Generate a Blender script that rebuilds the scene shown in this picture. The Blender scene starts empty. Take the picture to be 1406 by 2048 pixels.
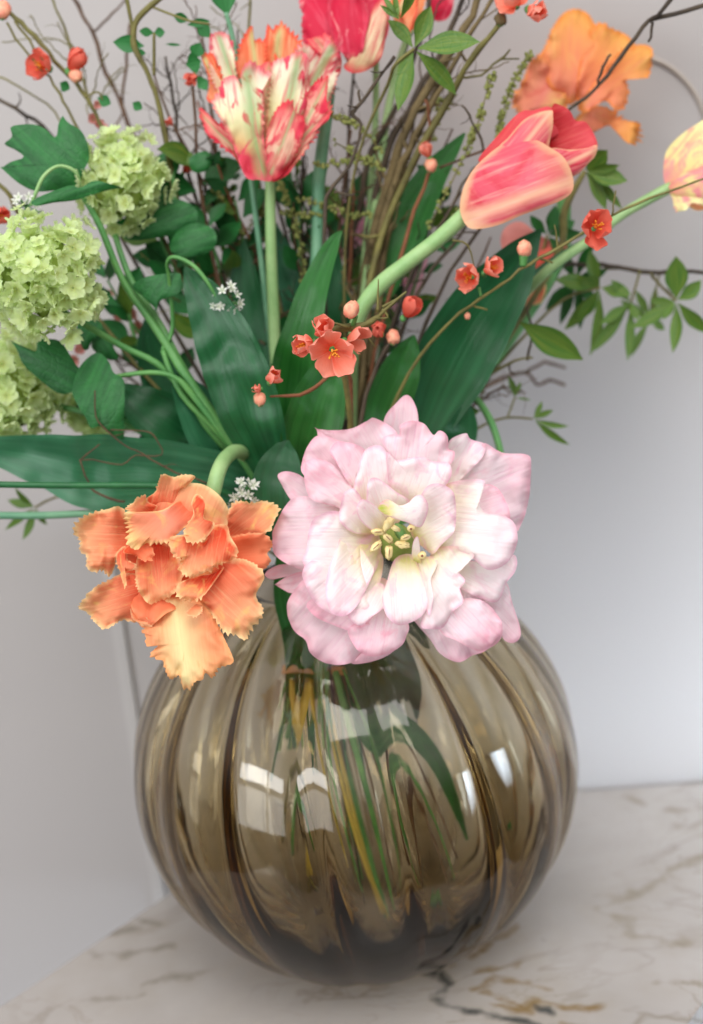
import bpy, math, random
from mathutils import Vector, noise
random.seed(7)
S = bpy.context.scene
COL = S.collection
# ------------------------------------------------------------------ camera
FPX, CX, CY = 50 / 36 * 2048, 703.0, 1024.0
PITCH, ROLL = math.radians(16), math.radians(5.9)
FWD = Vector((0, math.cos(PITCH), -math.sin(PITCH)))
U0 = Vector((0, math.sin(PITCH), math.cos(PITCH)))
R0 = Vector((1, 0, 0))
RT = R0 * math.cos(ROLL) - U0 * math.sin(ROLL)
UP = R0 * math.sin(ROLL) + U0 * math.cos(ROLL)
VC = Vector((0, 0, .1222))                       # middle of the vase


def ray(x, y):
    return FWD + RT * ((x - CX) / FPX) - UP * ((y - CY) / FPX)


CAM = VC - ray(710, 1522) * .90
cd = bpy.data.cameras.new('camera')
cam = bpy.data.objects.new('camera', cd)
COL.objects.link(cam)
from mathutils import Matrix
m3 = Matrix((RT, UP, -FWD)).transposed()
cam.matrix_world = Matrix.Translation(CAM) @ m3.to_4x4()
cd.sensor_fit = 'VERTICAL'; cd.sensor_height = 36; cd.sensor_width = 24; cd.lens = 50
cd.clip_start = .02; cd.clip_end = 60
cd.dof.use_dof = True; cd.dof.focus_distance = .705; cd.dof.aperture_fstop = 4.6
cd.dof.aperture_blades = 0
S.camera = cam
# ------------------------------------------------------------------ light
W = bpy.data.worlds.new('World'); S.world = W; W.use_nodes = True
bg = W.node_tree.nodes['Background']
# the unlit room: dim floor and furniture low down, pale ceiling above
_t = W.node_tree; _tc = _t.nodes.new('ShaderNodeTexCoord'); _sp = _t.nodes.new('ShaderNodeSeparateXYZ'); _cr = _t.nodes.new('ShaderNodeValToRGB')
_t.links.new(_tc.outputs['Generated'], _sp.inputs[0]); _t.links.new(_sp.outputs[2], _cr.inputs[0]); _t.links.new(_cr.outputs[0], bg.inputs[0])
_e = _cr.color_ramp.elements; _e.new(.2); _e.new(.5)
for _el, (_p, _c) in zip(_e, ((0, (.10, .085, .07, 1)), (.10, (.22, .21, .20, 1)), (.38, (.86, .87, .9, 1)), (.8, (1, 1, 1.04, 1)))):
    _el.position = _p; _el.color = _c
bg.inputs[1].default_value = .8
S.view_settings.view_transform = 'Standard'; S.view_settings.look = 'None'
S.view_settings.exposure = .38; S.view_settings.gamma = 1
S.cycles.use_denoising = True
S.cycles.max_bounces = 14; S.cycles.transmission_bounces = 12; S.cycles.transparent_max_bounces = 8
S.cycles.diffuse_bounces = 4; S.cycles.glossy_bounces = 5
S.cycles.sample_clamp_indirect = 6


def area(name, loc, target, sx, sy, power, col, spread=180):
    l = bpy.data.lights.new(name, 'AREA'); l.shape = 'RECTANGLE'; l.size = sx; l.size_y = sy
    l.energy = power; l.color = col; l.spread = math.radians(spread)
    o = bpy.data.objects.new(name, l); COL.objects.link(o)
    o.location = loc
    o.rotation_euler = (Vector(target) - Vector(loc)).to_track_quat('-Z', 'Y').to_euler()
    return o


# the window behind the photographer's left shoulder, four panes
wc = Vector((-1.72, -1.95, .42)); wn = (Vector((0, 0, .25)) - wc); wn.z = 0; wn.normalize()
ws = Vector((-wn.y, wn.x, 0))
for i, (a, b, w_, h_, p_) in enumerate(((-.5, .62, .92, .36, 10), (.5, .62, .92, .36, 10), (-.5, -.14, .92, .86, 8), (.5, -.14, .92, .86, 8))):
    c = wc + ws * a + Vector((0, 0, b))
    area('window_pane_light', c, c + wn, w_, h_, p_ * 1.0, (.95, .97, 1.0))
# added narrow-beam lamp at table level on the right washes the wall, no window
area('wall_fill_light', (1.2, -.55, .02), (.45, .22, -.1), .6, .6, 3.3, (.72, .85, 1.0), 46)
# added soft fill lamp above the photographer to brighten the flowers, no window there
area('flower_fill_light', (.12, -1.0, 1.75), (0, -.1, .25), 1.15, 1.15, 18, (1.0, .975, .95))

# ------------------------------------------------------------------ helpers


def P(x, y, Y=0.0):
    """point of the vertical plane world-Y = Y that is seen at photo pixel x, y"""
    r = ray(x, y)
    return CAM + r * ((Y - CAM.y) / r.y)


def G(x, y, z=0.0):
    r = ray(x, y)
    return CAM + r * ((z - CAM.z) / r.z)


CROP = {0: (1, 0, 0), 1: (2.812, 0, 0), 2: (2.704, 380, 0), 3: (2.673, 880, 0), 4: (2.812, 0, 450),
        5: (2.812, 450, 400), 6: (2.673, 880, 430), 7: (2.929, 120, 900), 8: (2.343, 500, 760)}


def cv(k, p):
    s, ox, oy = CROP[k]
    return (p[0] / s + ox, p[1] / s + oy)


class T:                                       # a world offset remembered for each parent
    off = {}


def empty(name, loc, label, cat, group=None):
    o = bpy.data.objects.new(name, None); COL.objects.link(o)
    o.empty_display_size = .01
    o.location = loc; T.off[o.name] = Vector(loc)
    o['label'] = label; o['category'] = cat
    if group: o['group'] = group
    return o


def mk(name, verts, faces, mat, parent=None, uv=None, edge=None, smooth=True, matidx=None, mats=None):
    off = T.off[parent.name] if parent else Vector((0, 0, 0))
    me = bpy.data.meshes.new(name)
    me.from_pydata([tuple(Vector(v) - off) for v in verts], [], faces)
    if uv:
        l = me.uv_layers.new(name='UVMap')
        for lp in me.loops: l.data[lp.index].uv = uv[lp.vertex_index]
    if edge:
        a = me.attributes.new('edge', 'FLOAT', 'POINT')
        a.data.foreach_set('value', edge)
    if smooth:
        me.polygons.foreach_set('use_smooth', [True] * len(me.polygons))
    if mats:
        for m_ in mats: me.materials.append(m_)
    else: me.materials.append(mat)
    o = bpy.data.objects.new(name, me); COL.objects.link(o)
    if parent:
        o.parent = parent
        T.off[o.name] = off
    return o


def crs(pts, n, closed=False):
    """Catmull-Rom through tuples of any length, n steps a span"""
    out = []
    m = len(pts)
    spans = m if closed else m - 1
    for i in range(spans):
        g = lambda k: pts[k % m] if closed else pts[max(0, min(m - 1, k))]
        a, b, c, d = g(i - 1), g(i), g(i + 1), g(i + 2)
        for j in range(n):
            t = j / n
            out.append(tuple(.5 * (2 * q + (r - p) * t + (2 * p - 5 * q + 4 * r - s) * t * t + (3 * q - p - 3 * r + s) * t ** 3)
                             for p, q, r, s in zip(a, b, c, d)))
    if not closed: out.append(tuple(pts[-1]))
    return out


def tube_data(pts, rad, n=8, V=None, F=None, wob=0.0, seed=0.0, UVs=None, cap=True):
    """sweep: pts Vectors, rad radii (list)"""
    if V is None: V, F = [], []
    base = len(V)
    pts = [Vector(p) for p in pts]
    prev = None
    L = 0
    for i, p in enumerate(pts):
        t = (pts[min(i + 1, len(pts) - 1)] - pts[max(i - 1, 0)])
        if t.length < 1e-9: t = Vector((0, 0, 1))
        t.normalize()
        if prev is None:
            a = t.orthogonal().normalized()
        else:
            a = (prev - t * prev.dot(t))
            a = a.normalized() if a.length > 1e-6 else t.orthogonal().normalized()
        prev = a
        b = t.cross(a)
        if i: L += (p - pts[i - 1]).length
        for k in range(n):
            an = 2 * math.pi * k / n
            r = rad[i]
            if wob: r *= 1 + wob * noise.noise(Vector((p.x * 160 + seed, p.y * 160, p.z * 160 + k * 7)))
            V.append(p + a * (math.cos(an) * r) + b * (math.sin(an) * r))
            if UVs is not None: UVs.append((k / n, L * 40))
    for i in range(len(pts) - 1):
        for k in range(n):
            k2 = (k + 1) % n
            F.append((base + i * n + k, base + i * n + k2, base + (i + 1) * n + k2, base + (i + 1) * n + k))
    if cap:
        F.append(tuple(base + k for k in range(n))[::-1])
        F.append(tuple(base + (len(pts) - 1) * n + k for k in range(n)))
    return V, F


def pxr(y, Y, w):
    """radius in metres of something w photo pixels thick"""
    d = (P(700, y, Y) - CAM).dot(FWD)
    return w * .5 * d / FPX


def line3(pts, n=5):
    """pts (x, y, Y, w) in photo pixels -> smooth world points + radii"""
    q = crs([tuple(map(float, p)) for p in pts], n)
    return [P(a, b, c) for a, b, c, w in q], [pxr(b, c, w) for a, b, c, w in q]


def stem(parent, pts, mat, name='stem', n=9, wob=0, step=5):
    p, r = line3(pts, step)
    U = []
    V, F = tube_data(p, r, n, wob=wob, UVs=U, seed=random.random() * 50)
    return mk(name, V, F, mat, parent, uv=U)


MOUTH = VC + Vector((.0, -.0, .118))


def into_vase(tip):
    """world points of a stem that runs from the mouth of the vase to a point inside it"""
    a = MOUTH
    return a, tip
# ------------------------------------------------------------------ materials


class N:
    def __init__(s, name):
        s.m = bpy.data.materials.new(name); s.m.use_nodes = True
        s.t = s.m.node_tree; s.n = s.t.nodes; s.l = s.t.links
        s.b = s.n['Principled BSDF']; s.out = s.n['Material Output']

    def new(s, ty, **kw):
        x = s.n.new(ty)
        for k, v in kw.items():
            if k.startswith('_'): x.inputs[k[1:]].default_value = v
            else: setattr(x, k, v)
        return x

    def link(s, a, b): s.l.new(a, b)

    def val(s, v):
        x = s.n.new('ShaderNodeValue'); x.outputs[0].default_value = v; return x.outputs[0]

    def math(s, op, a, b=0.0, clamp=False):
        x = s.n.new('ShaderNodeMath'); x.operation = op; x.use_clamp = clamp
        for i, v in enumerate((a, b)):
            if isinstance(v, (int, float)): x.inputs[i].default_value = v
            else: s.l.new(v, x.inputs[i])
        return x.outputs[0]

    def mix(s, f, a, b):
        x = s.n.new('ShaderNodeMix'); x.data_type = 'RGBA'; x.clamp_factor = True
        for i, v in ((0, f), (6, a), (7, b)):
            if isinstance(v, (int, float)): x.inputs[i].default_value = v
            elif isinstance(v, tuple): x.inputs[i].default_value = (*v[:3], 1)
            else: s.l.new(v, x.inputs[i])
        return x.outputs[2]

    def ramp(s, f, stops):
        x = s.n.new('ShaderNodeValToRGB')
        e = x.color_ramp.elements
        while len(e) < len(stops): e.new(.5)
        for el, (p, c) in zip(e, stops):
            el.position = p; el.color = (*c, 1) if isinstance(c, tuple) else (c, c, c, 1)
        s.l.new(f, x.inputs[0])
        return x.outputs[0]

    def noise(s, vec, scale, detail=3, rough=.5, dist=0.0):
        x = s.new('ShaderNodeTexNoise'); x.inputs['Scale'].default_value = scale
        x.inputs['Detail'].default_value = detail; x.inputs['Roughness'].default_value = rough
        x.inputs['Distortion'].default_value = dist
        if vec is not None: s.l.new(vec, x.inputs['Vector'])
        return x.outputs[0]

    def mapping(s, vec, sc=(1, 1, 1), loc=None):
        x = s.n.new('ShaderNodeMapping'); x.inputs['Scale'].default_value = sc
        s.l.new(vec, x.inputs['Vector'])
        if loc is not None: s.l.new(loc, x.inputs['Location'])
        return x.outputs[0]

    def bump(s, h, strength, dist=.001):
        x = s.n.new('ShaderNodeBump'); x.inputs['Strength'].default_value = strength
        x.inputs['Distance'].default_value = dist
        s.l.new(h, x.inputs['Height'])
        return x.outputs[0]

    def translucent(s, col, f):
        tr = s.n.new('ShaderNodeBsdfTranslucent'); mx = s.n.new('ShaderNodeMixShader'); mx.inputs[0].default_value = f
        s.l.new(col, tr.inputs[0]); s.l.new(s.b.outputs[0], mx.inputs[1]); s.l.new(tr.outputs[0], mx.inputs[2])
        s.l.new(mx.outputs[0], s.out.inputs[0])


def lin(r, g, b):
    f = lambda c: ((c / 255 + .055) / 1.055) ** 2.4 if c > 10 else c / 255 / 12.92
    return (f(r), f(g), f(b))


def petal_mat(name, ramp, streak=None, flame=None, edge=None, patch=None, rough=.6, tr=.3, vein=.35, lines=38):
    """pigment laid out in the petal's own coordinates: v runs base to tip, u across, edge = nearness to the rim"""
    n = N(name)
    uv = n.new('ShaderNodeUVMap').outputs[0]
    sp = n.new('ShaderNodeSeparateXYZ'); n.link(uv, sp.inputs[0])
    u, v = sp.outputs[0], sp.outputs[1]
    rnd = n.new('ShaderNodeObjectInfo').outputs['Random']
    off = n.math('MULTIPLY', rnd, 37.0)
    at = n.new('ShaderNodeAttribute'); at.attribute_name = 'edge'; ed = at.outputs['Fac']
    cmb = n.new('ShaderNodeCombineXYZ'); n.link(off, cmb.inputs[0]); n.link(off, cmb.inputs[1])
    fine = n.noise(n.mapping(uv, (lines, 1.6, 1), cmb.outputs[0]), 1.0, 3, .6)
    broad = n.noise(n.mapping(uv, (5, 1.6, 1), cmb.outputs[0]), 1.0, 3, .55, .6)
    wob = n.math('MULTIPLY', n.math('SUBTRACT', broad, .5), .28)
    col = n.ramp(n.math('ADD', v, wob), ramp)
    cu = n.math('ABSOLUTE', n.math('SUBTRACT', n.math('ADD', u, n.math('MULTIPLY', wob, .35)), .5))
    if patch:
        c, lo, hi = patch
        col = n.mix(n.ramp(n.noise(n.mapping(uv, (3.2, 2.6, 1), cmb.outputs[0]), 1.0, 4, .55, 1.2), [(lo, 0.0), (hi, 1.0)]), col, c)
    if flame:
        for c, w, a in flame:
            f = n.ramp(cu, [(0, a), (w, 0.0)])
            col = n.mix(f, col, c)
    if streak:
        c, a, lo, hi = streak
        col = n.mix(n.math('MULTIPLY', n.ramp(fine, [(lo, 0.0), (hi, 1.0)]), a), col, c)
    if edge:
        c, lo, a = edge
        f = n.math('MULTIPLY', n.ramp(n.math('ADD', ed, n.math('MULTIPLY', wob, .9)), [(lo, 0.0), (.99, 1.0)]), a)
        col = n.mix(f, col, c)
    n.link(col, n.b.inputs['Base Color'])
    n.b.inputs['Roughness'].default_value = rough
    n.b.inputs['Specular IOR Level'].default_value = .3
    n.link(n.bump(fine, vein, .0012), n.b.inputs['Normal'])
    if tr: n.translucent(col, tr)
    return n.m


PINK = lin(226, 160, 186)
M = {}
M['peony'] = petal_mat('peony_petal', [(0, lin(190, 194, 104)), (.14, lin(240, 230, 170)), (.3, lin(252, 242, 228)), (.6, lin(252, 236, 240)), (1, lin(253, 208, 218))],
                       streak=(lin(238, 176, 204), .45, .5, .74), edge=(lin(244, 166, 188), .86, .45), patch=(lin(250, 186, 202), .54, .78), tr=.4, vein=.5)
M['peony_white'] = petal_mat('peony_inner_petal', [(0, lin(176, 190, 80)), (.18, lin(236, 228, 150)), (.36, lin(252, 244, 222)), (.6, lin(254, 246, 242)), (1, lin(255, 236, 240))],
                             streak=(lin(244, 206, 210), .45, .5, .74), edge=(lin(238, 166, 196), .86, .5), patch=(lin(246, 200, 218), .54, .78), tr=.4, vein=.5)
M['orange'] = petal_mat('orange_parrot_petal', [(0, lin(224, 78, 46)), (.3, lin(236, 106, 70)), (.62, lin(242, 142, 102)), (1, lin(248, 180, 128))],
                        streak=(lin(250, 196, 146), .45, .5, .75), edge=(lin(252, 216, 158), .84, .9), patch=(lin(248, 200, 120), .54, .76), tr=.32, vein=.6)
M['orange_gold'] = petal_mat('orange_parrot_gold_petal', [(0, lin(240, 120, 84)), (.35, lin(244, 150, 106)), (1, lin(246, 164, 108))],
                             flame=[(lin(252, 230, 166), .3, 1.0)], streak=(lin(250, 190, 140), .4, .5, .75),
                             edge=(lin(248, 176, 116), .84, .8), tr=.32, vein=.6)
M['orange_deep'] = petal_mat('orange_throat_petal', [(0, lin(218, 76, 36)), (.4, lin(236, 108, 66)), (1, lin(242, 140, 98))], edge=(lin(246, 176, 126), .9, .7), tr=.3)
M['flame'] = petal_mat('flamed_parrot_petal', [(0, lin(200, 36, 56)), (.2, lin(220, 70, 84)), (.36, lin(236, 190, 160)), (.62, lin(238, 180, 156)), (.84, lin(234, 122, 118)), (1, lin(232, 90, 92))],
                       flame=[(lin(240, 230, 190), .26, .4), (lin(150, 184, 124), .09, .75)], streak=(lin(220, 50, 80), .6, .5, .6),
                       edge=(lin(226, 56, 74), .8, .8), patch=(lin(222, 56, 80), .48, .56), tr=.3, lines=13)
M['flame_green'] = petal_mat('flamed_green_petal', [(0, lin(196, 26, 50)), (.22, lin(212, 60, 80)), (.36, lin(228, 190, 130)), (.55, lin(228, 224, 170)), (.8, lin(244, 236, 206)), (1, lin(242, 200, 186))],
                       flame=[(lin(132, 176, 112), .15, .8)], streak=(lin(224, 80, 104), .6, .52, .62),
                       edge=(lin(232, 90, 110), .86, .8), patch=(lin(224, 70, 94), .54, .6), tr=.3, lines=12)
M['flame_orange'] = petal_mat('flamed_orange_petal', [(0, lin(224, 130, 80)), (.4, lin(236, 146, 100)), (1, lin(234, 100, 60))],
                              flame=[(lin(176, 200, 132), .12, .8)], streak=(lin(240, 216, 170), .5, .5, .7), edge=(lin(228, 70, 50), .8, .9), tr=.28, lines=15)
M['crimson'] = petal_mat('crimson_parrot_petal', [(0, lin(230, 200, 156)), (.12, lin(220, 150, 130)), (.26, lin(196, 26, 60)), (1, lin(206, 26, 64))],
                         streak=(lin(236, 120, 140), .5, .52, .75), edge=(lin(222, 90, 110), .8, .5), patch=(lin(236, 150, 150), .6, .7), tr=.25, lines=12)
M['cream'] = petal_mat('cream_parrot_petal', [(0, lin(214, 182, 132)), (.5, lin(236, 216, 176)), (1, lin(232, 160, 140))],
                       streak=(lin(206, 56, 76), .8, .5, .62), edge=(lin(206, 40, 64), .72, .9), tr=.28)
M['redtulip'] = petal_mat('rose_tulip_petal', [(0, lin(236, 222, 160)), (.1, lin(234, 190, 150)), (.26, lin(216, 82, 100)), (.7, lin(220, 92, 108)), (1, lin(224, 124, 112))],
                          flame=[(lin(236, 184, 150), .09, .9)], streak=(lin(242, 186, 168), .55, .5, .7), edge=(lin(236, 180, 140), .86, .85), patch=(lin(206, 52, 72), .5, .7), tr=.22, rough=.42, lines=26)
M['redinner'] = petal_mat('rose_tulip_inner', [(0, lin(186, 22, 26)), (1, lin(214, 70, 78))], streak=(lin(220, 100, 90), .5, .5, .7), tr=.22, rough=.45)
M['faror'] = petal_mat('far_parrot_petal', [(0, lin(222, 190, 100)), (.25, lin(232, 140, 112)), (.6, lin(238, 150, 96)), (1, lin(236, 170, 84))],
                       streak=(lin(232, 120, 96), .5, .5, .7), edge=(lin(238, 140, 60), .82, .8), patch=(lin(234, 186, 110), .56, .8), tr=.32, lines=12)
M['farpink'] = petal_mat('far_parrot_pink_petal', [(0, lin(216, 190, 120)), (.3, lin(226, 180, 110)), (.6, lin(226, 130, 110)), (1, lin(232, 150, 110))], edge=(lin(232, 150, 80), .8, .8), patch=(lin(220, 110, 90), .5, .66), tr=.32, lines=9)
M['fargold'] = petal_mat('far_parrot_gold_petal', [(0, lin(222, 110, 60)), (.5, lin(232, 138, 70)), (1, lin(232, 176, 90))], flame=[(lin(236, 196, 110), .2, .8)], edge=(lin(240, 150, 60), .8, .8), patch=(lin(222, 108, 60), .52, .66), tr=.32, lines=9)
M['yellow'] = petal_mat('yellow_tulip_petal', [(0, lin(224, 130, 120)), (.3, lin(236, 218, 146)), (1, lin(242, 234, 170))],
                        streak=(lin(230, 140, 130), .6, .52, .66), patch=(lin(232, 150, 150), .46, .6), tr=.25, lines=10)
M['palepink'] = petal_mat('pale_pink_petal', [(0, lin(222, 180, 160)), (.5, lin(232, 176, 192)), (1, lin(226, 154, 178))], tr=.3)
M['coral'] = petal_mat('coral_blossom_petal', [(0, lin(240, 84, 44)), (.3, lin(248, 126, 98)), (1, lin(254, 160, 138))], streak=(lin(252, 174, 150), .4, .5, .75),
                       edge=(lin(252, 176, 156), .8, .6), tr=.35)
M['coral2'] = petal_mat('red_blossom_petal', [(0, lin(224, 76, 50)), (1, lin(242, 124, 104))], streak=(lin(244, 140, 120), .4, .5, .75), tr=.35)
M['smallpink'] = petal_mat('small_pink_petal', [(0, lin(210, 130, 120)), (1, lin(232, 178, 170))], tr=.3)
M['floret'] = petal_mat('snowball_floret', [(0, lin(200, 206, 116)), (.3, lin(228, 240, 172)), (1, lin(234, 248, 198))], streak=(lin(222, 240, 190), .5, .5, .7),
                        patch=(lin(220, 238, 176), .5, .75), tr=.5)
M['white'] = petal_mat('tiny_white_petal', [(0, lin(206, 214, 180)), (1, lin(246, 244, 244))], tr=.3)


def leaf_mat(name, a, b, c, rough=.5, lines=60, tr=.14, net=False):
    n = N(name)
    uv = n.new('ShaderNodeUVMap').outputs[0]
    sp = n.new('ShaderNodeSeparateXYZ'); n.link(uv, sp.inputs[0])
    tc = n.new('ShaderNodeTexCoord').outputs['Object']
    f = n.noise(n.mapping(uv, (7, .8, 1)), 1.0, 3, .55, .5)
    fine = n.noise(n.mapping(uv, (lines, 1.4, 1)), 1.0, 2, .5)
    col = n.ramp(f, [(.3, a), (.55, b), (.78, c)])
    col = n.mix(n.math('MULTIPLY', n.ramp(fine, [(.45, 0.0), (.62, 1.0)]), .45), col, c)
    mid = n.ramp(n.math('ABSOLUTE', n.math('SUBTRACT', sp.outputs[0], .5)), [(0, 1.0), (.022, 0.0)])
    col = n.mix(n.math('MULTIPLY', mid, .45), col, c)
    h = fine
    if net:
        vo = n.new('ShaderNodeTexVoronoi'); vo.feature = 'DISTANCE_TO_EDGE'; vo.inputs['Scale'].default_value = 240
        n.link(tc, vo.inputs['Vector'])
        h = n.ramp(vo.outputs['Distance'], [(0, 0.0), (.12, 1.0)])
    n.link(col, n.b.inputs['Base Color'])
    n.b.inputs['Roughness'].default_value = rough
    n.b.inputs['Specular IOR Level'].default_value = .5
    n.b.inputs['Sheen Weight'].default_value = .12; n.b.inputs['Sheen Roughness'].default_value = .4
    n.link(n.bump(h, .35 if net else .7, .0005), n.b.inputs['Normal'])
    if tr: n.translucent(col, tr)
    return n.m


M['tleaf'] = leaf_mat('tulip_leaf_green', lin(12, 65, 30), lin(19, 83, 42), lin(36, 105, 59), rough=.33)
M['tleaf_pale'] = leaf_mat('tulip_leaf_grey_green', lin(35, 94, 61), lin(43, 106, 69), lin(64, 125, 88), rough=.33)
M['tleaf_lime'] = leaf_mat('tulip_leaf_bright', lin(20, 78, 21), lin(29, 98, 28), lin(50, 119, 47), rough=.33)
M['tleaf_dark'] = leaf_mat('tulip_leaf_dark', lin(22, 54, 24), lin(32, 66, 28), lin(48, 80, 36), rough=.5)
M['vleaf'] = leaf_mat('snowball_leaf_green', lin(14, 75, 28), lin(23, 94, 38), lin(43, 119, 53), rough=.6, lines=12, net=True, tr=.1)
M['aleaf'] = leaf_mat('akebia_leaf_green', lin(58, 100, 30), lin(78, 121, 38), lin(128, 140, 48), rough=.5, lines=14, net=True, tr=.25)
M['sleaf'] = leaf_mat('small_leaf_green', lin(21, 90, 38), lin(31, 111, 47), lin(52, 133, 63), rough=.5, lines=10, tr=.2)


def stem_mat(name, a, b, rough=.5, bump=.2, scale=60):
    n = N(name)
    tc = n.new('ShaderNodeTexCoord').outputs['Object']
    f = n.noise(tc, scale, 4, .6)
    col = n.ramp(f, [(.32, a), (.7, b)])
    n.link(col, n.b.inputs['Base Color']); n.b.inputs['Roughness'].default_value = rough
    n.link(n.bump(n.noise(tc, scale * 8, 3), bump, .0008), n.b.inputs['Normal'])
    return n.m


M['pale'] = stem_mat('pale_stem', lin(128, 168, 104), lin(156, 186, 126))
M['green'] = stem_mat('green_stem', lin(60, 122, 60), lin(96, 150, 76))
M['dgreen'] = stem_mat('dark_green_stem', lin(18, 84, 42), lin(34, 104, 54))
M['bgreen'] = stem_mat('blue_green_stem', lin(84, 136, 104), lin(110, 156, 120))
M['olive'] = stem_mat('olive_twig', lin(84, 78, 38), lin(122, 116, 58), .7, .5)
M['brown'] = stem_mat('brown_twig', lin(66, 44, 32), lin(104, 76, 50), .8, .8)
M['dbrown'] = stem_mat('dark_twig', lin(44, 36, 30), lin(84, 70, 52), .8, .8)
M['bark'] = stem_mat('branch_bark', lin(74, 62, 36), lin(122, 104, 66), .8, 1.0, 40)
M['rust'] = stem_mat('rust_twig', lin(110, 62, 36), lin(136, 84, 52), .75, .5)
M['ochre'] = stem_mat('ochre_stem', lin(168, 150, 60), lin(190, 170, 80), .6)
M['bead'] = stem_mat('seed_bead', lin(104, 114, 50), lin(146, 150, 80), .7, .5)
M['bud'] = stem_mat('blossom_bud', lin(222, 128, 104), lin(236, 176, 140), .55, .2, 300)
M['stamen'] = stem_mat('orange_stamen', lin(216, 120, 24), lin(240, 170, 50), .6)
M['anther'] = stem_mat('cream_anther', lin(222, 196, 128), lin(244, 228, 170), .6, .5, 260)
M['anther_dark'] = stem_mat('brown_pollen', lin(120, 70, 60), lin(150, 96, 70), .8, .5, 300)
M['pistil'] = stem_mat('green_pistil', lin(70, 120, 60), lin(110, 150, 80), .5)
M['tape'] = stem_mat('tan_tape', lin(176, 122, 70), lin(200, 150, 96), .6, .3)
# ------------------------------------------------------------------ generators


class Fr:
    """a flower's own frame: origin seen at photo pixel (x, y) on the plane Y, unit = one photo pixel at that distance"""

    def __init__(s, x, y, Y, tilt=(0, 0)):
        s.o = P(x, y, Y); s.x, s.y = x, y
        s.k = (s.o - CAM).dot(FWD) / FPX
        s.X, s.Yv = RT, UP
        s.Z = -ray(x, y).normalized()

    def w(s, x, y, z):
        return s.o + (s.X * (x - s.x) - s.Yv * (y - s.y) + s.Z * z) * s.k


def smooth_outline(pts, n):
    """closed outline, a point given twice is a sharp corner; resampled to n points"""
    q = crs([(float(a), float(b)) for a, b in pts], 8, True)
    d = [0]
    for i in range(len(q)):
        a, b = q[i], q[(i + 1) % len(q)]
        d.append(d[-1] + math.hypot(a[0] - b[0], a[1] - b[1]))
    out = []; j = 0
    for i in range(n):
        t = d[-1] * i / n
        while d[j + 1] < t: j += 1
        a, b = q[j], q[(j + 1) % len(q)]
        f = (t - d[j]) / max(1e-9, d[j + 1] - d[j])
        out.append((a[0] + (b[0] - a[0]) * f, a[1] + (b[1] - a[1]) * f))
    return out


def patch(fr, parent, name, outline, base, tip, mat, crop=0, bulge=10, cup=6, ruf=4, lip=5, jag=0, N_=None, rings=9, center=None, rf=1.0, fine=0, twist=0):
    """a petal or leaf whose rim follows the traced outline; depth comes from its base, tip, bulge, cup and ruffles"""
    o = [cv(crop, p) for p in outline]
    b = cv(crop, base[:2]); t = cv(crop, tip[:2]); zb, zt = base[2], tip[2]
    if N_ is None: N_ = 150 if jag else 60
    q = smooth_outline(o, N_)
    cx = center and cv(crop, center) or (sum(p[0] for p in q) / N_, sum(p[1] for p in q) / N_)
    sd = random.random() * 100
    ax = (t[0] - b[0], t[1] - b[1]); L = math.hypot(*ax) or 1; ax = (ax[0] / L, ax[1] / L); px = (-ax[1], ax[0])
    W = max(abs((p[0] - b[0]) * px[0] + (p[1] - b[1]) * px[1]) for p in q) or 1
    per = sum(math.hypot(q[i][0] - q[i - 1][0], q[i][1] - q[i - 1][1]) for i in range(N_))
    V, UVs, E, Fc = [], [], [], []

    def add(x, y, r, ang, arc):
        s = ((x - b[0]) * ax[0] + (y - b[1]) * ax[1]) / L
        qn = ((x - b[0]) * px[0] + (y - b[1]) * px[1]) / W
        ss = max(-.15, min(1.15, s))
        z = zb + (zt - zb) * ss + bulge * math.sin(math.pi * max(0, min(1, ss * .85))) + cup * (qn * qn - .3) + twist * qn * ss
        z -= lip * max(0, r - .6) ** 2 * 6.25 * (max(0, ss) ** .7)
        z += ruf * (.14 + r ** 2.4) * 1.8 * noise.noise(Vector((x * .022 * rf + sd, y * .022 * rf, sd)))
        z += ruf * .7 * r ** 3 * noise.noise(Vector((x * .06 * rf + sd, y * .06 * rf, sd + 9)))
        if fine: z += fine * r ** 4 * math.sin(arc * per / 17 + 3 * noise.noise(Vector((arc * 9, sd, 0)))) * max(0, ss)
        V.append(fr.w(x, y, z)); UVs.append((qn * .5 + .5, max(0, ss))); E.append(r)

    add(cx[0], cx[1], 0, 0, 0)
    for k in range(1, rings + 1):
        r = (k / rings) ** .8
        for i, p in enumerate(q):
            x = cx[0] + (p[0] - cx[0]) * r; y = cx[1] + (p[1] - cx[1]) * r
            if jag and r > .8:
                s = ((p[0] - b[0]) * ax[0] + (p[1] - b[1]) * ax[1]) / L
                a = i / N_ * per / 9.0 * (1 + .0)
                ph = a * .82 + 1.6 * noise.noise(Vector((i * .03 + sd, 5, 0))); saw = 1.5 * (1 - 2 * abs(ph % 1 - .5)) ** 1.2 - .3 + noise.noise(Vector((i * .3 + sd, 0, sd))) * .5
                m = jag * saw * max(.12, .7 + 1.5 * noise.noise(Vector((i * .035 + sd, 3, sd)))) * ((r - .8) / .2) ** 1.5 * max(0, min(1, (s - .25) * 2.2))
                dx, dy = p[0] - cx[0], p[1] - cx[1]; dl = math.hypot(dx, dy) or 1
                x += dx / dl * m; y += dy / dl * m
            add(x, y, r, 0, i / N_)
    for i in range(N_):
        j = (i + 1) % N_
        Fc.append((0, 1 + i, 1 + j))
        for k in range(rings - 1):
            a = 1 + k * N_
            Fc.append((a + i, a + N_ + i, a + N_ + j, a + j))
    return mk(name, V, Fc, mat, parent, uv=UVs, edge=E)


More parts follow.
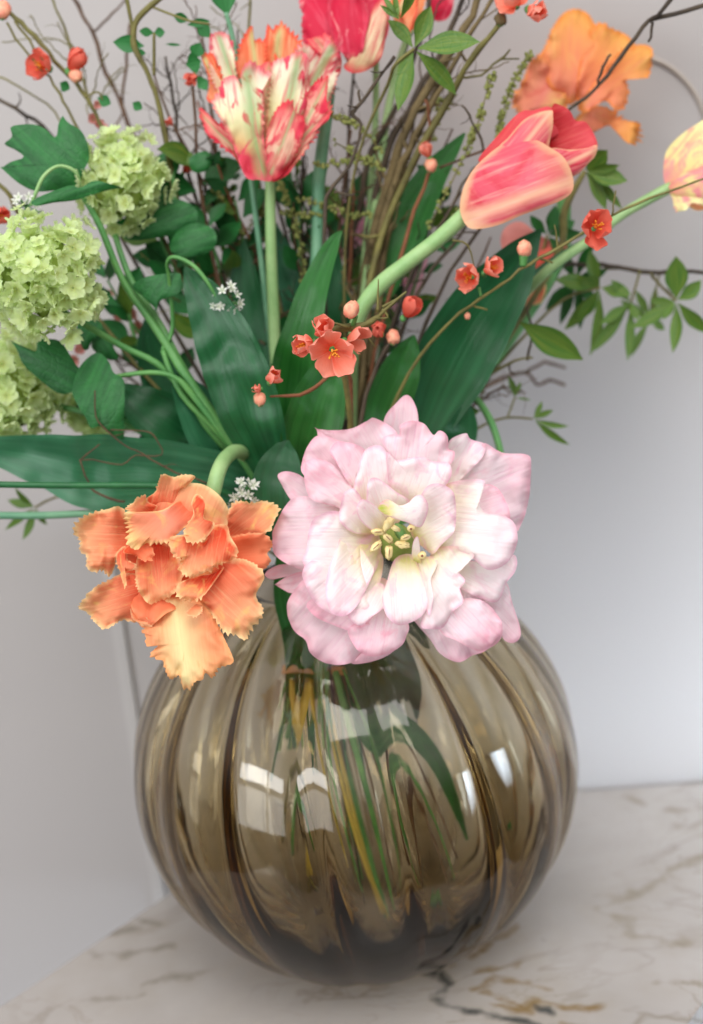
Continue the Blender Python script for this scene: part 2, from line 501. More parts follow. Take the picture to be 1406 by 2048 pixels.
def strap(parent, name, spine, mat, tilt=25, cup=.22, wave=0.0, group=None, n=7, m=11):
    """long leaf: spine (x, y, Y, width) in photo pixels; tilt turns the blade about its length, cup folds it"""
    q = crs([tuple(map(float, p)) for p in spine], n)
    V, UVs, Fc = [], [], []
    pts = [P(a, b, c) for a, b, c, w in q]
    sd = random.random() * 50
    for i, p in enumerate(pts):
        t = (pts[min(i + 1, len(pts) - 1)] - pts[max(i - 1, 0)]).normalized()
        view = (CAM - p).normalized()
        side = t.cross(view).normalized()
        nrm = side.cross(t).normalized()
        a = math.radians(tilt)
        s2 = side * math.cos(a) + nrm * math.sin(a); n2 = nrm * math.cos(a) - side * math.sin(a)
        hw = pxr(q[i][1], q[i][2], max(q[i][3], .8)) / max(.35, math.cos(a))
        for k in range(m):
            u = k / (m - 1) * 2 - 1
            off = cup * hw * (abs(u) ** 1.5) + wave * hw * noise.noise(Vector((i * .22 + sd, u * 1.3, sd)))
            V.append(p + s2 * (u * hw) + n2 * off)
            UVs.append((u * .5 + .5, i / (len(pts) - 1)))
    for i in range(len(pts) - 1):
        for k in range(m - 1):
            a = i * m + k
            Fc.append((a, a + 1, a + m + 1, a + m))
    return mk(name, V, Fc, mat, parent, uv=UVs)


def blob(fr, parent, name, x, y, z, rx, ry, mat, rz=None, seg=12, bump=.06, ang=0):
    """small rounded body"""
    rz = rz or rx
    V, F, U = [], [], []
    ca, sa = math.cos(ang), math.sin(ang); sd = random.random() * 30
    for i in range(9):
        th = math.pi * i / 8
        for k in range(seg):
            ph = 2 * math.pi * k / seg
            d = 1 + bump * noise.noise(Vector((math.cos(ph) * 2 + sd, math.sin(ph) * 2, th * 2)))
            a = math.sin(th) * math.cos(ph) * rx * d; b = -math.cos(th) * ry * d; c = math.sin(th) * math.sin(ph) * rz * d
            V.append(fr.w(x + a * ca - b * sa, y + a * sa + b * ca, z + c)); U.append((k / seg, i / 8))
    for i in range(8):
        for k in range(seg):
            k2 = (k + 1) % seg
            F.append((i * seg + k, i * seg + k2, (i + 1) * seg + k2, (i + 1) * seg + k))
    return mk(name, V, F, mat, parent, uv=U)


def small_petal_mesh(name, mat, L, Wd, cupz, notch=0, n=7, m=7):
    """one little petal in its own axes: grows along +Y, faces +Z; shared by alike petals"""
    V, F, U, E = [], [], [], []
    for i in range(n + 1):
        s = i / n
        w = Wd * .5 * (.25 + .75 * math.sin(math.pi * min(1, s * .62 + .02))) * (1 if s < .75 else math.sqrt(max(.06, 1 - ((s - .75) / .27) ** 2)))
        for k in range(m):
            u = k / (m - 1) * 2 - 1
            V.append(Vector((u * w, L * s * (1 - .1 * u * u) - notch * L * (1 - abs(u)) * (s > .95), cupz * (s * s * .5 + u * u * .35 * s))))
            U.append((u * .5 + .5, s)); E.append(max(abs(u), s ** 2))
    for i in range(n):
        for k in range(m - 1):
            a = i * m + k
            F.append((a, a + 1, a + m + 1, a + m))
    me = bpy.data.meshes.new(name); me.from_pydata(V, [], F)
    l = me.uv_layers.new(name='UVMap')
    for lp in me.loops: l.data[lp.index].uv = U[lp.vertex_index]
    a = me.attributes.new('edge', 'FLOAT', 'POINT'); a.data.foreach_set('value', E)
    me.polygons.foreach_set('use_smooth', [True] * len(me.polygons)); me.materials.append(mat)
    return me


def place(me, name, parent, loc, zax, yhint, scale=1):
    """an object of a shared mesh at a world point; zax = its facing, yhint = where its +Y points"""
    z = zax.normalized(); x = yhint.cross(z)
    x = x.normalized() if x.length > 1e-5 else z.orthogonal().normalized()
    y = z.cross(x)
    o = bpy.data.objects.new(name, me); COL.objects.link(o)
    m = Matrix((x * scale, y * scale, z * scale)).transposed().to_4x4()
    o.parent = parent
    T.off[o.name] = T.off[parent.name]
    m.translation = loc - T.off[parent.name]
    o.matrix_basis = m
    return o


CPET = [small_petal_mesh('petal', M['coral'], 1, .95, c) for c in (.55, .9, .25)]
CPET2 = [small_petal_mesh('petal', M['coral2'], 1, .95, c) for c in (.6, .9)]
SPET = [small_petal_mesh('petal', M['smallpink'], 1, .8, .5)]
WPET = [small_petal_mesh('petal', M['white'], 1, .55, .3)]


def rand_dir(spread=1.0):
    while 1:
        v = Vector((random.uniform(-1, 1), random.uniform(-1, 1), random.uniform(-1, 1)))
        if .05 < v.length < 1: return v.normalized()


def blossom(parent, x, y, Y, r, face=(0, 0, 1), n=5, closed=.5, pets=None, stam=True):
    """open blossom of r photo pixels facing (right, up, to the viewer) with petals as sub-parts of its green cup"""
    pets = pets or CPET
    fr = Fr(x, y, Y); f = (RT * face[0] + UP * face[1] - FWD * face[2]).normalized()
    r *= 1.25; R = r * fr.k
    cup = blob(fr, parent, 'blossom', x - face[0] * r * .22, y + face[1] * r * .22, -r * .22 * face[2], r * .17, r * .2, M['coral_cup'] if 'coral_cup' in M else M['green'])
    a0 = random.random() * 6
    e1 = f.orthogonal().normalized(); e2 = f.cross(e1)
    for i in range(n):
        a = a0 + i * 2 * math.pi / n + random.uniform(-.2, .2)
        out = e1 * math.cos(a) + e2 * math.sin(a)
        el = closed + random.uniform(-.2, .25)
        yd = (out * math.cos(el) + f * math.sin(el)).normalized()
        zd = (f * math.cos(el) - out * math.sin(el)).normalized()
        place(random.choice(pets), 'petal', cup, fr.o + out * R * .1 + f * R * (.02 + .03 * (i % 2)), zd, yd, R * random.uniform(.85, 1.05))
    if stam:
        V, F = [], []
        for i in range(12):
            a = random.random() * 6.3; rr = random.uniform(.03, .2) * R
            d = (e1 * math.cos(a) + e2 * math.sin(a))
            p0 = fr.o + f * R * .1; p1 = p0 + d * rr * .5 + f * R * .3; p2 = p0 + d * rr * 1.3 + f * R * random.uniform(.45, .65)
            tube_data([p0, p1, p2, p2 + f * R * .05], [R * .016, R * .016, R * .035, R * .03], 5, V, F)
        o = mk('stamens', V, F, M['stamen'], cup); o['kind'] = 'stuff'
    return cup


def bud(parent, x, y, Y, r, name='bud', mat=None, ang=0):
    fr = Fr(x, y, Y)
    b = blob(fr, parent, name, x, y, 0, r, r * 1.1, mat or M['bud'], bump=.35, ang=ang)
    blob(fr, b, 'calyx', x + r * .3 * math.sin(-ang), y + r * .75 * math.cos(ang), -r * .2, r * .55, r * .5, M['green'])
    return b


FLO = []
for v_ in range(4):
    V, F, U, E = [], [], [], []
    for p_ in range(5 if v_ else 4):
        a = p_ * 2 * math.pi / (5 if v_ else 4) + random.uniform(-.15, .15)
        b0 = len(V); n_, m_ = 5, 6
        el = random.uniform(.0, .5); sc = random.uniform(.85, 1.1)
        for i in range(n_):
            s = i / (n_ - 1)
            w = .42 * math.sin(math.pi * (.12 + .62 * s)) * (1 if s < .8 else .72)
            for k in range(m_):
                u = k / (m_ - 1) * 2 - 1
                x_ = u * w; y_ = (.08 + .92 * s * (1 - .12 * u * u)) * sc; z_ = el * s * s + .14 * u * u * s + .1 * math.sin(u * 5 + p_ + v_) * s
                V.append(Vector((x_ * math.cos(a) - y_ * math.sin(a), x_ * math.sin(a) + y_ * math.cos(a), z_)))
                U.append((u * .5 + .5, s)); E.append(max(abs(u), s ** 2))
        for i in range(n_ - 1):
            for k in range(m_ - 1):
                q = b0 + i * m_ + k
                F.append((q, q + 1, q + m_ + 1, q + m_))
    me = bpy.data.meshes.new('floret'); me.from_pydata(V, [], F)
    l = me.uv_layers.new(name='UVMap')
    for lp in me.loops: l.data[lp.index].uv = U[lp.vertex_index]
    at_ = me.attributes.new('edge', 'FLOAT', 'POINT'); at_.data.foreach_set('value', E)
    me.polygons.foreach_set('use_smooth', [True] * len(me.polygons)); me.materials.append(M['floret'])
    FLO.append(me)


def snowball(parent, x, y, Y, r, n, sq=1.0, fs=.25):
    """a ball of florets; each floret is a part, all share four meshes"""
    fr = Fr(x, y, Y); R = r * fr.k
    core = blob(fr, parent, 'flower_core', x, y, 0, r * .72, r * .72 * sq, M['core'], bump=.3)
    for i in range(n):
        t = (i + .5) / n
        ph = i * 2.39996; cz = 1 - 1.55 * t           # the far side of the ball is left bare
        s = math.sqrt(max(0, 1 - cz * cz))
        d = (RT * (s * math.cos(ph)) + UP * (s * math.sin(ph) * sq) - FWD * cz)
        d = (d + rand_dir() * .22)
        rr = R * random.uniform(.74, 1.1)
        place(random.choice(FLO), 'floret', parent, fr.o + d * rr, d + rand_dir() * .8, rand_dir(), R * fs * random.uniform(.65, 1.2))


def umbel(parent, x, y, Y, r, n=12, mat='white'):
    """cluster of tiny white blossoms on green stalks"""
    fr = Fr(x, y, Y); V, F = [], []; fl = []
    for i in range(n):
        a = random.random() * 6.3; q = r * math.sqrt(random.random()); z = random.uniform(-.5, .8) * r
        p = fr.w(x + q * math.cos(a), y + q * math.sin(a), z); o = fr.w(x, y, -r * .6)
        tube_data([o, (o + p) / 2 + rand_dir() * fr.k * 2, p], [fr.k * 1.4] * 3, 5, V, F)
        fl.append((p, (p - o)))
    st = mk('stalks', V, F, M['green'], parent); st['kind'] = 'stuff'
    for p, d in fl:
        V, F, U = [], [], []
        e = d.normalized(); a1 = e.orthogonal().normalized(); a2 = e.cross(a1); s = fr.k * r * random.uniform(.2, .32)
        for k in range(5):
            an = k * 1.2566 + random.uniform(-.2, .2); o1 = a1 * math.cos(an) + a2 * math.sin(an); o2 = o1.cross(e)
            b = len(V)
            V += [p, p + (o1 * .6 + o2 * .3) * s, p + (o1 * 1.1 + e * .3) * s, p + (o1 * .6 - o2 * .3) * s]
            U += [(.5, 0), (0, .5), (.5, 1), (1, .5)]
            F.append((b, b + 1, b + 2, b + 3))
        mk('tiny_blossom', V, F, M['white'], parent, uv=U)


def beads(parent, pts, r=4.5, dens=9, mat='bead'):
    """a sprig set with round seed beads; the beads are too small to pick apart"""
    stem(parent, [(a, b, c, 3) for a, b, c in pts], M['olive'], 'stem', 5)
    q = crs([tuple(map(float, p)) for p in pts], 8)
    V, F = [], []
    L = sum(math.hypot(q[i][0] - q[i - 1][0], q[i][1] - q[i - 1][1]) for i in range(1, len(q)))
    for i in range(int(L / dens * 3)):
        p = random.choice(q); a = random.random() * 6.3
        fr = Fr(p[0], p[1], p[2]); rr = r * random.uniform(.6, 1.15)
        x, y, z = p[0] + math.cos(a) * r * 1.3, p[1] + math.sin(a) * r * 1.3, random.uniform(-1, 1) * r * 1.3
        b = len(V)
        for i2 in range(4):
            th = math.pi * (i2 + .5) / 4
            for k in range(6):
                ph = k * math.pi / 3
                V.append(fr.w(x + math.sin(th) * math.cos(ph) * rr, y - math.cos(th) * rr, z + math.sin(th) * math.sin(ph) * rr))
        for i2 in range(3):
            for k in range(6):
                F.append((b + i2 * 6 + k, b + i2 * 6 + (k + 1) % 6, b + i2 * 6 + 6 + (k + 1) % 6, b + i2 * 6 + 6 + k))
        F.append(tuple(b + k for k in range(6))); F.append(tuple(b + 18 + k for k in range(6)))
    o = mk('seed_beads', V, F, M[mat], parent); o['kind'] = 'stuff'


def leaflet(parent, x0, y0, x1, y1, Y, w, mat='aleaf', bend=0, tilt=None, Y1=None, name='leaflet'):
    dx, dy = x1 - x0, y1 - y0; Y1 = Y if Y1 is None else Y1
    mx, my = (x0 + x1) / 2 - dy * bend, (y0 + y1) / 2 + dx * bend
    f = lambda t: ((1 - t) ** 2 * x0 + 2 * t * (1 - t) * mx + t * t * x1, (1 - t) ** 2 * y0 + 2 * t * (1 - t) * my + t * t * y1, Y + (Y1 - Y) * t)
    sp = [(*f(t), w * k) for t, k in ((0, .07), (.12, .3), (.35, .86), (.55, 1), (.78, .66), (.93, .22), (1, .02))]
    return strap(parent, name, sp, M[mat], tilt=random.uniform(-35, 35) if tilt is None else tilt, cup=random.uniform(.1, .35), n=4, m=7)


def twigs(parent, pts, mat, name='twig', wob=.45, side=0, Yj=.0, kink=3.0, seed=None):
    """woody twig with kinks; side = number of small side shoots (sub-parts too thin to part)"""
    if seed is not None: random.seed(seed)
    q = [(a + random.uniform(-kink, kink), b + random.uniform(-kink, kink), c, w) for a, b, c, w in crs([tuple(map(float, p)) for p in pts], 3)]
    p = [P(a, b, c) for a, b, c, w in q]; r = [pxr(b, c, w) for a, b, c, w in q]
    V, F = tube_data(p, r, 7, wob=wob)
    for k in range(side):
        i = random.randrange(1, max(2, len(q) - 1)); a, b, c, w = q[i]
        an = math.atan2(q[i][1] - q[i - 1][1], q[i][0] - q[i - 1][0]) + random.choice((-1, 1)) * random.uniform(.5, 1.2)
        L = random.uniform(12, 55); sp = []
        for j in range(5):
            sp.append(P(a, b, c)); a += math.cos(an) * L / 4; b += math.sin(an) * L / 4; an += random.uniform(-.5, .5); c += random.uniform(-.006, .006)
        ww = r[i] * .6
        tube_data(sp, [ww, ww * .85, ww * .7, ww * .6, ww * .4], 5, V, F, wob=.3)
    o = mk(name, V, F, M[mat], parent)
    return o
M['core'] = stem_mat('snowball_core', lin(120, 140, 60), lin(160, 176, 90), .8)
# ------------------------------------------------------------------ setting: wall, table, vase
e0, e1 = G(1160, 1581), G(1406, 1563)
BD = (e1 - e0).normalized(); BN = Vector((-BD.y, BD.x, 0))          # along the table's back edge, and away from the camera
l0, l1 = G(0, 2010), G(330, 1790)
LD = (l1 - l0).normalized()


def isect(p, d, q, e):
    den = d.x * e.y - d.y * e.x
    t = ((q.x - p.x) * e.y - (q.y - p.y) * e.x) / den
    return p + d * t


kb = isect(e0, BD, l0, LD)
r0, r1 = G(1368, 2048), G(1408, 1992); RD = (r1 - r0).normalized()
kr = r1 + RD * .12
poly = [kb, e0 + BD * 1.3, kr + BD * .75, kr, r0 - RD * .12, r0 - RD * .12 + Vector((-.35, -.12, 0)), l0 - LD * .06]


def clean(p):
    return [Vector((a.x, a.y, 0)) for a in p]


poly = clean(poly)


def slab(name, poly, z0, z1, bev, mat, parent):
    V, F = [], []
    c = sum(poly, Vector()) / len(poly)
    n = len(poly)
    for z, ins in ((z0, 0), (z1 - bev, 0), (z1 - bev * .3, bev * .3), (z1, bev)):
        for p in poly:
            d = (c - p).normalized()
            V.append(Vector((p.x, p.y, z)) + d * ins)
    for k in range(3):
        for i in range(n):
            j = (i + 1) % n
            F.append((k * n + j, k * n + i, (k + 1) * n + i, (k + 1) * n + j))
    F.append(tuple(range(n))); F.append(tuple(3 * n + i for i in range(n))[::-1])
    return mk(name, V, F, mat, parent, smooth=False)


def marble():
    n = N('marble')
    tc = n.new('ShaderNodeTexCoord').outputs['Object']
    base = n.noise(tc, 5, 5, .6, .4)
    col = n.ramp(base, [(.3, lin(158, 152, 146)), (.5, lin(168, 162, 157)), (.72, lin(178, 173, 169))])

    def veins(scale, width, dist, seedv):
        v = n.math('ABSOLUTE', n.math('SUBTRACT', n.noise(n.mapping(tc, (1, 1.6, 1), None), scale, 5, .55, dist), seedv))
        return n.ramp(v, [(0, 1.0), (width, 0.0)])
    v1 = veins(3.2, .016, 1.1, .47)
    v2 = veins(6.5, .012, 1.6, .55)
    br = n.ramp(n.noise(tc, 9, 3), [(.42, 0.0), (.62, 1.0)])
    col = n.mix(n.math('MULTIPLY', n.math('MULTIPLY', n.math('POWER', v1, .8), br), .5), col, lin(112, 98, 78))
    col = n.mix(n.math('MULTIPLY', n.math('MULTIPLY', v2, br), .4), col, lin(128, 116, 100))
    # traced veins: distance to short runs across the slab, the coordinate first shaken by noise
    nz = n.new('ShaderNodeTexNoise'); nz.inputs['Scale'].default_value = 16; nz.inputs['Detail'].default_value = 4; n.link(tc, nz.inputs['Vector'])
    nz2 = n.new('ShaderNodeVectorMath', operation='SUBTRACT'); n.link(nz.outputs['Color'], nz2.inputs[0]); nz2.inputs[1].default_value = (.5, .5, .5)
    nz3 = n.new('ShaderNodeVectorMath', operation='MULTIPLY'); n.link(nz2.outputs[0], nz3.inputs[0]); nz3.inputs[1].default_value = (.05, .05, 0)
    wp = n.new('ShaderNodeVectorMath', operation='ADD'); n.link(tc, wp.inputs[0]); n.link(nz3.outputs[0], wp.inputs[1])

    def vm(op, a, b=None):
        x = n.new('ShaderNodeVectorMath', operation=op)
        for k_, v_ in enumerate((a, b)):
            if v_ is None: continue
            if hasattr(v_, 'is_linked'): n.link(v_, x.inputs[k_])
            else: x.inputs[k_].default_value = v_
        return x

    def runs(lines, conv, off):
        best = None
        for ln in lines:
            for a_, b_ in zip(ln, ln[1:]):
                A = G(*conv(a_)) - off; B = G(*conv(b_)) - off; ba = B - A
                A.z = B.z = ba.z = 0
                pa = vm('SUBTRACT', wp.outputs[0], tuple(A)).outputs[0]
                h = n.math('DIVIDE', vm('DOT_PRODUCT', pa, tuple(ba)).outputs['Value'], max(1e-9, ba.length_squared), True)
                sc = n.new('ShaderNodeVectorMath', operation='SCALE'); sc.inputs[0].default_value = tuple(ba); n.link(h, sc.inputs['Scale'])
                df = vm('SUBTRACT', pa, sc.outputs[0]).outputs[0]
                df = vm('MULTIPLY', df, (1, 1, 0)).outputs[0]
                d = vm('LENGTH', df).outputs['Value']
                best = d if best is None else n.math('MINIMUM', best, d)
        return best
    off = Vector(poly[0])
    k1 = lambda p: (750 + p[0] / 2.143, 1550 + p[1] / 2.143)
    k2 = lambda p: (200 + p[0] / 2.343, 1550 + p[1] / 2.343)
    brk = n.ramp(n.noise(tc, 45, 3), [(.36, .15), (.6, 1.0)])
    for lines, conv, c_, w_, a_ in (
        ([[(980, 540), (1100, 480), (1250, 410), (1406, 360)], [(980, 540), (1080, 610), (1160, 680), (1370, 710)], [(1100, 100), (1340, 180)], [(1280, 230), (1420, 245)], [(1180, 880), (1406, 920)]], k1, lin(118, 106, 84), .0035, .55),
        ([[(90, 680), (250, 725)], [(-60, 790), (120, 745)], [(-80, 865), (100, 850), (350, 820)], [(190, 975), (300, 950), (480, 930)], [(-80, 1040), (200, 1020)]], k2, lin(108, 101, 88), .0035, .6),
        ([[(600, 650), (430, 770), (330, 815)], [(440, 850), (640, 825)], [(430, 930), (520, 872), (640, 880), (760, 905)], [(470, 950), (560, 970), (620, 1010), (500, 1000)], [(620, 1000), (700, 970), (800, 985), (930, 990)], [(760, 1050), (840, 1052)]], k1, lin(120, 92, 40), .0034, .9),
        ([[(140, 838), (210, 852)], [(250, 855), (300, 890), (230, 940), (262, 990), (320, 1020), (440, 1040), (640, 1075)], [(685, 718), (705, 722)], [(690, 1003), (720, 1008)]], k1, lin(48, 54, 56), .0032, .95)):
        d = runs(lines, conv, off)
        f = n.ramp(n.math('DIVIDE', d, n.math('MULTIPLY', n.math('ADD', .25, n.math('MULTIPLY', brk, 1.1)), w_ * 1.35)), [(.0, 1.0), (.5, .6), (1, 0.0)])
        wide = n.ramp(n.math('DIVIDE', d, w_ * 7), [(.0, 1.0), (1, 0.0)])
        col = n.mix(n.math('MULTIPLY', n.math('MULTIPLY', wide, brk), .28), col, lin(142, 130, 110))
        col = n.mix(n.math('MULTIPLY', n.math('MULTIPLY', f, brk), a_), col, c_)
    n.link(col, n.b.inputs['Base Color'])
    n.b.inputs['Roughness'].default_value = .22
    n.b.inputs['Specular IOR Level'].default_value = .4
    n.link(n.math('ADD', .08, n.math('MULTIPLY', n.noise(tc, 30, 4), .1)), n.b.inputs['Roughness'])
    return n.m


tb = empty('marble_table', poly[0], 'pale veined marble table top with dark metal frame under the ribbed vase', 'table')
slab('table_top', poly, -.022, 0, .003, marble(), tb)
nm = N('black_metal'); nm.b.inputs['Base Color'].default_value = (.03, .028, .027, 1); nm.b.inputs['Roughness'].default_value = .4; nm.b.inputs['Metallic'].default_value = .6
cpoly = sum(poly, Vector()) / len(poly)
slab('table_frame', [p + (p - cpoly).normalized() * f for p, f in zip(poly, (-.03, -.03, -.02, .004, .004, -.02, .006))], -.06, -.0225, .002, nm.m, tb)
for i in (1, 2, 4, 6):
    q = poly[i] + (cpoly - poly[i]).normalized() * .05
    V, F = tube_data([q + Vector((0, 0, -.0605)), q + Vector((0, 0, -.74))], [.016, .016], 12)
    mk('leg', V, F, nm.m, tb)

# wall
nw = N('painted_wall')
tcw = nw.new('ShaderNodeTexCoord').outputs['Object']
nw.link(nw.ramp(nw.noise(tcw, 1.5, 3), [(.3, lin(170, 165, 162)), (.7, lin(176, 171, 169))]), nw.b.inputs['Base Color'])
nw.b.inputs['Roughness'].default_value = .75
nw.link(nw.bump(nw.noise(tcw, 220, 4), .15, .001), nw.b.inputs['Normal'])
w0 = e0 + BN * .004
w0.z = 0
wall = []
for a, z in ((-2.6, -.75), (2.6, -.75), (2.6, 2.2), (-2.6, 2.2)):
    wall.append(w0 + BD * a + Vector((0, 0, z)))
V = wall + [p + BN * .12 for p in wall]
o = mk('wall', V, [(0, 1, 2, 3), (7, 6, 5, 4), (0, 4, 5, 1), (1, 5, 6, 2), (2, 6, 7, 3), (3, 7, 4, 0)], nw.m, smooth=False); o['kind'] = 'structure'


def WL(x, y, off=0.0):
    r = ray(x, y); p0 = w0 - BN * off
    return CAM + r * ((p0 - CAM).dot(BN) / r.dot(BN))


# a narrow upright moulding on the wall, left of the vase
nt = N('white_moulding'); nt.b.inputs['Base Color'].default_value = (*lin(182, 178, 175), 1); nt.b.inputs['Roughness'].default_value = .5
a = WL(236, 1250); V, F = [], []
for z in (-.7499, a.z + .16):
    for u, d in ((-.0055, 0), (-.0045, .004), (.0045, .004), (.0055, 0), (.0055, -.002), (-.0055, -.002)):
        p = a + BD * u - BN * d; V.append(Vector((p.x, p.y, z)))
for i in range(6):
    j = (i + 1) % 6; F.append((i, j, 6 + j, 6 + i))
F += [tuple(range(6))[::-1], tuple(range(6, 12))]
o = mk('wall_moulding', V, F, nt.m, smooth=False); o['kind'] = 'structure'
# a curved tan line on the wall, top right
nt2 = N('tan_moulding'); nt2.b.inputs['Base Color'].default_value = (*lin(178, 168, 158), 1); nt2.b.inputs['Roughness'].default_value = .6
p = [WL(x, y, .001) for x, y in crs([(1285., 112.), (1330., 128.), (1370., 160.), (1400., 205.), (1420., 270.), (1425., 360.)], 6)]
V, F = tube_data(p, [.0016] * len(p), 8)
o = mk('wall_beading', V, F, nt2.m); o['kind'] = 'structure'
nf = N('grey_floor'); nf.b.inputs['Base Color'].default_value = (.05, .045, .04, 1)
o = mk('floor', [(-3, -3.6, -.75), (3, -3.6, -.75), (3, 1.0, -.75), (-3, 1.0, -.75)], [(0, 1, 2, 3)], nf.m, smooth=False); o['kind'] = 'structure'

# vase
NR = 15


def vase_mesh():
    V, F = [], []
    R, seg, rings = .1398, NR * 14, 84
    th0 = math.asin(.052 / R)                     # mouth
    th1 = math.pi - math.acos(min(1, .1265 / R))  # foot
    def prof(k, inner):
        t = k / (rings - 1)
        th = th0 + (th1 - th0) * t
        r = R - (.0030 if inner else 0)
        return th, r
    for inner in (0, 1):
        for k in range(rings):
            th, r = prof(k, inner)
            f = math.sin((th - th0) / (math.pi - th0) * math.pi) ** .5 if th > th0 else 0
            for i in range(seg):
                ph = 2 * math.pi * i / seg
                tw = .10 * math.cos(th)
                c_ = math.cos(NR * (ph + .08) / 2 + tw * NR / 2) ** 2
                vary = 1 + .3 * math.sin(5 * ph + 2) * math.sin(2 * ph)
                rib = 1 - (.018 * c_ ** 3 if not inner else .074 * c_ ** 2.4) * vary * f + .002 * math.sin(3 * ph + 1) * f
                if inner: rib -= .21 * max(0, (th - 1.6) / 1.15) ** 1.7
                rr = r * rib
                x, y, z = rr * math.sin(th) * math.cos(ph), rr * math.sin(th) * math.sin(ph), r * (1 - (1 - rib) * .4) * math.cos(th)
                z = max(z * .955, -.1206 + (.004 if inner else 0))
                V.append(VC + Vector((x, y, z)))
    n = seg
    for inner in (0, 1):
        b = inner * rings * n
        for k in range(rings - 1):
            for i in range(n):
                j = (i + 1) % n
                q = (b + k * n + i, b + k * n + j, b + (k + 1) * n + j, b + (k + 1) * n + i)
                F.append(q[::-1] if not inner else q)
    # rim: short lip
    for i in range(n):
        j = (i + 1) % n
        F.append((i, j, rings * n + j, rings * n + i))
    # foot discs
    V.append(VC + Vector((0, 0, -.1190))); V.append(VC + Vector((0, 0, -.1135)))
    for i in range(n):
        j = (i + 1) % n
        F.append((len(V) - 2, (rings - 1) * n + j, (rings - 1) * n + i))
        F.append((len(V) - 1, (2 * rings - 1) * n + i, (2 * rings - 1) * n + j))
    return V, F


ng = N('smoked_glass')
gl = ng.new('ShaderNodeBsdfGlass'); gl.inputs['IOR'].default_value = 1.47; gl.inputs['Roughness'].default_value = .0
gl.inputs['Color'].default_value = (.985, .97, .94, 1)
ng.link(gl.outputs[0], ng.out.inputs[0])
va = ng.new('ShaderNodeVolumeAbsorption'); va.inputs['Color'].default_value = (.62, .45, .0, 1); va.inputs['Density'].default_value = 60
ng.link(va.outputs[0], ng.out.inputs['Volume'])
tcg = ng.new('ShaderNodeTexCoord').outputs['Object']
ng.link(ng.bump(ng.noise(ng.mapping(tcg, (1, 1, .35)), 60, 2), .03, .002), gl.inputs['Normal'])
V, F = vase_mesh()
vase = empty('glass_vase', VC - Vector((0, 0, .1222)), 'large round smoky brown ribbed glass vase holding the bouquet', 'vase')
VB = mk('vase_body', V, F, ng.m, vase)
me = VB.data
import bmesh
bm = bmesh.new(); bm.from_mesh(me); bmesh.ops.recalc_face_normals(bm, faces=bm.faces); bm.to_mesh(me); bm.free()
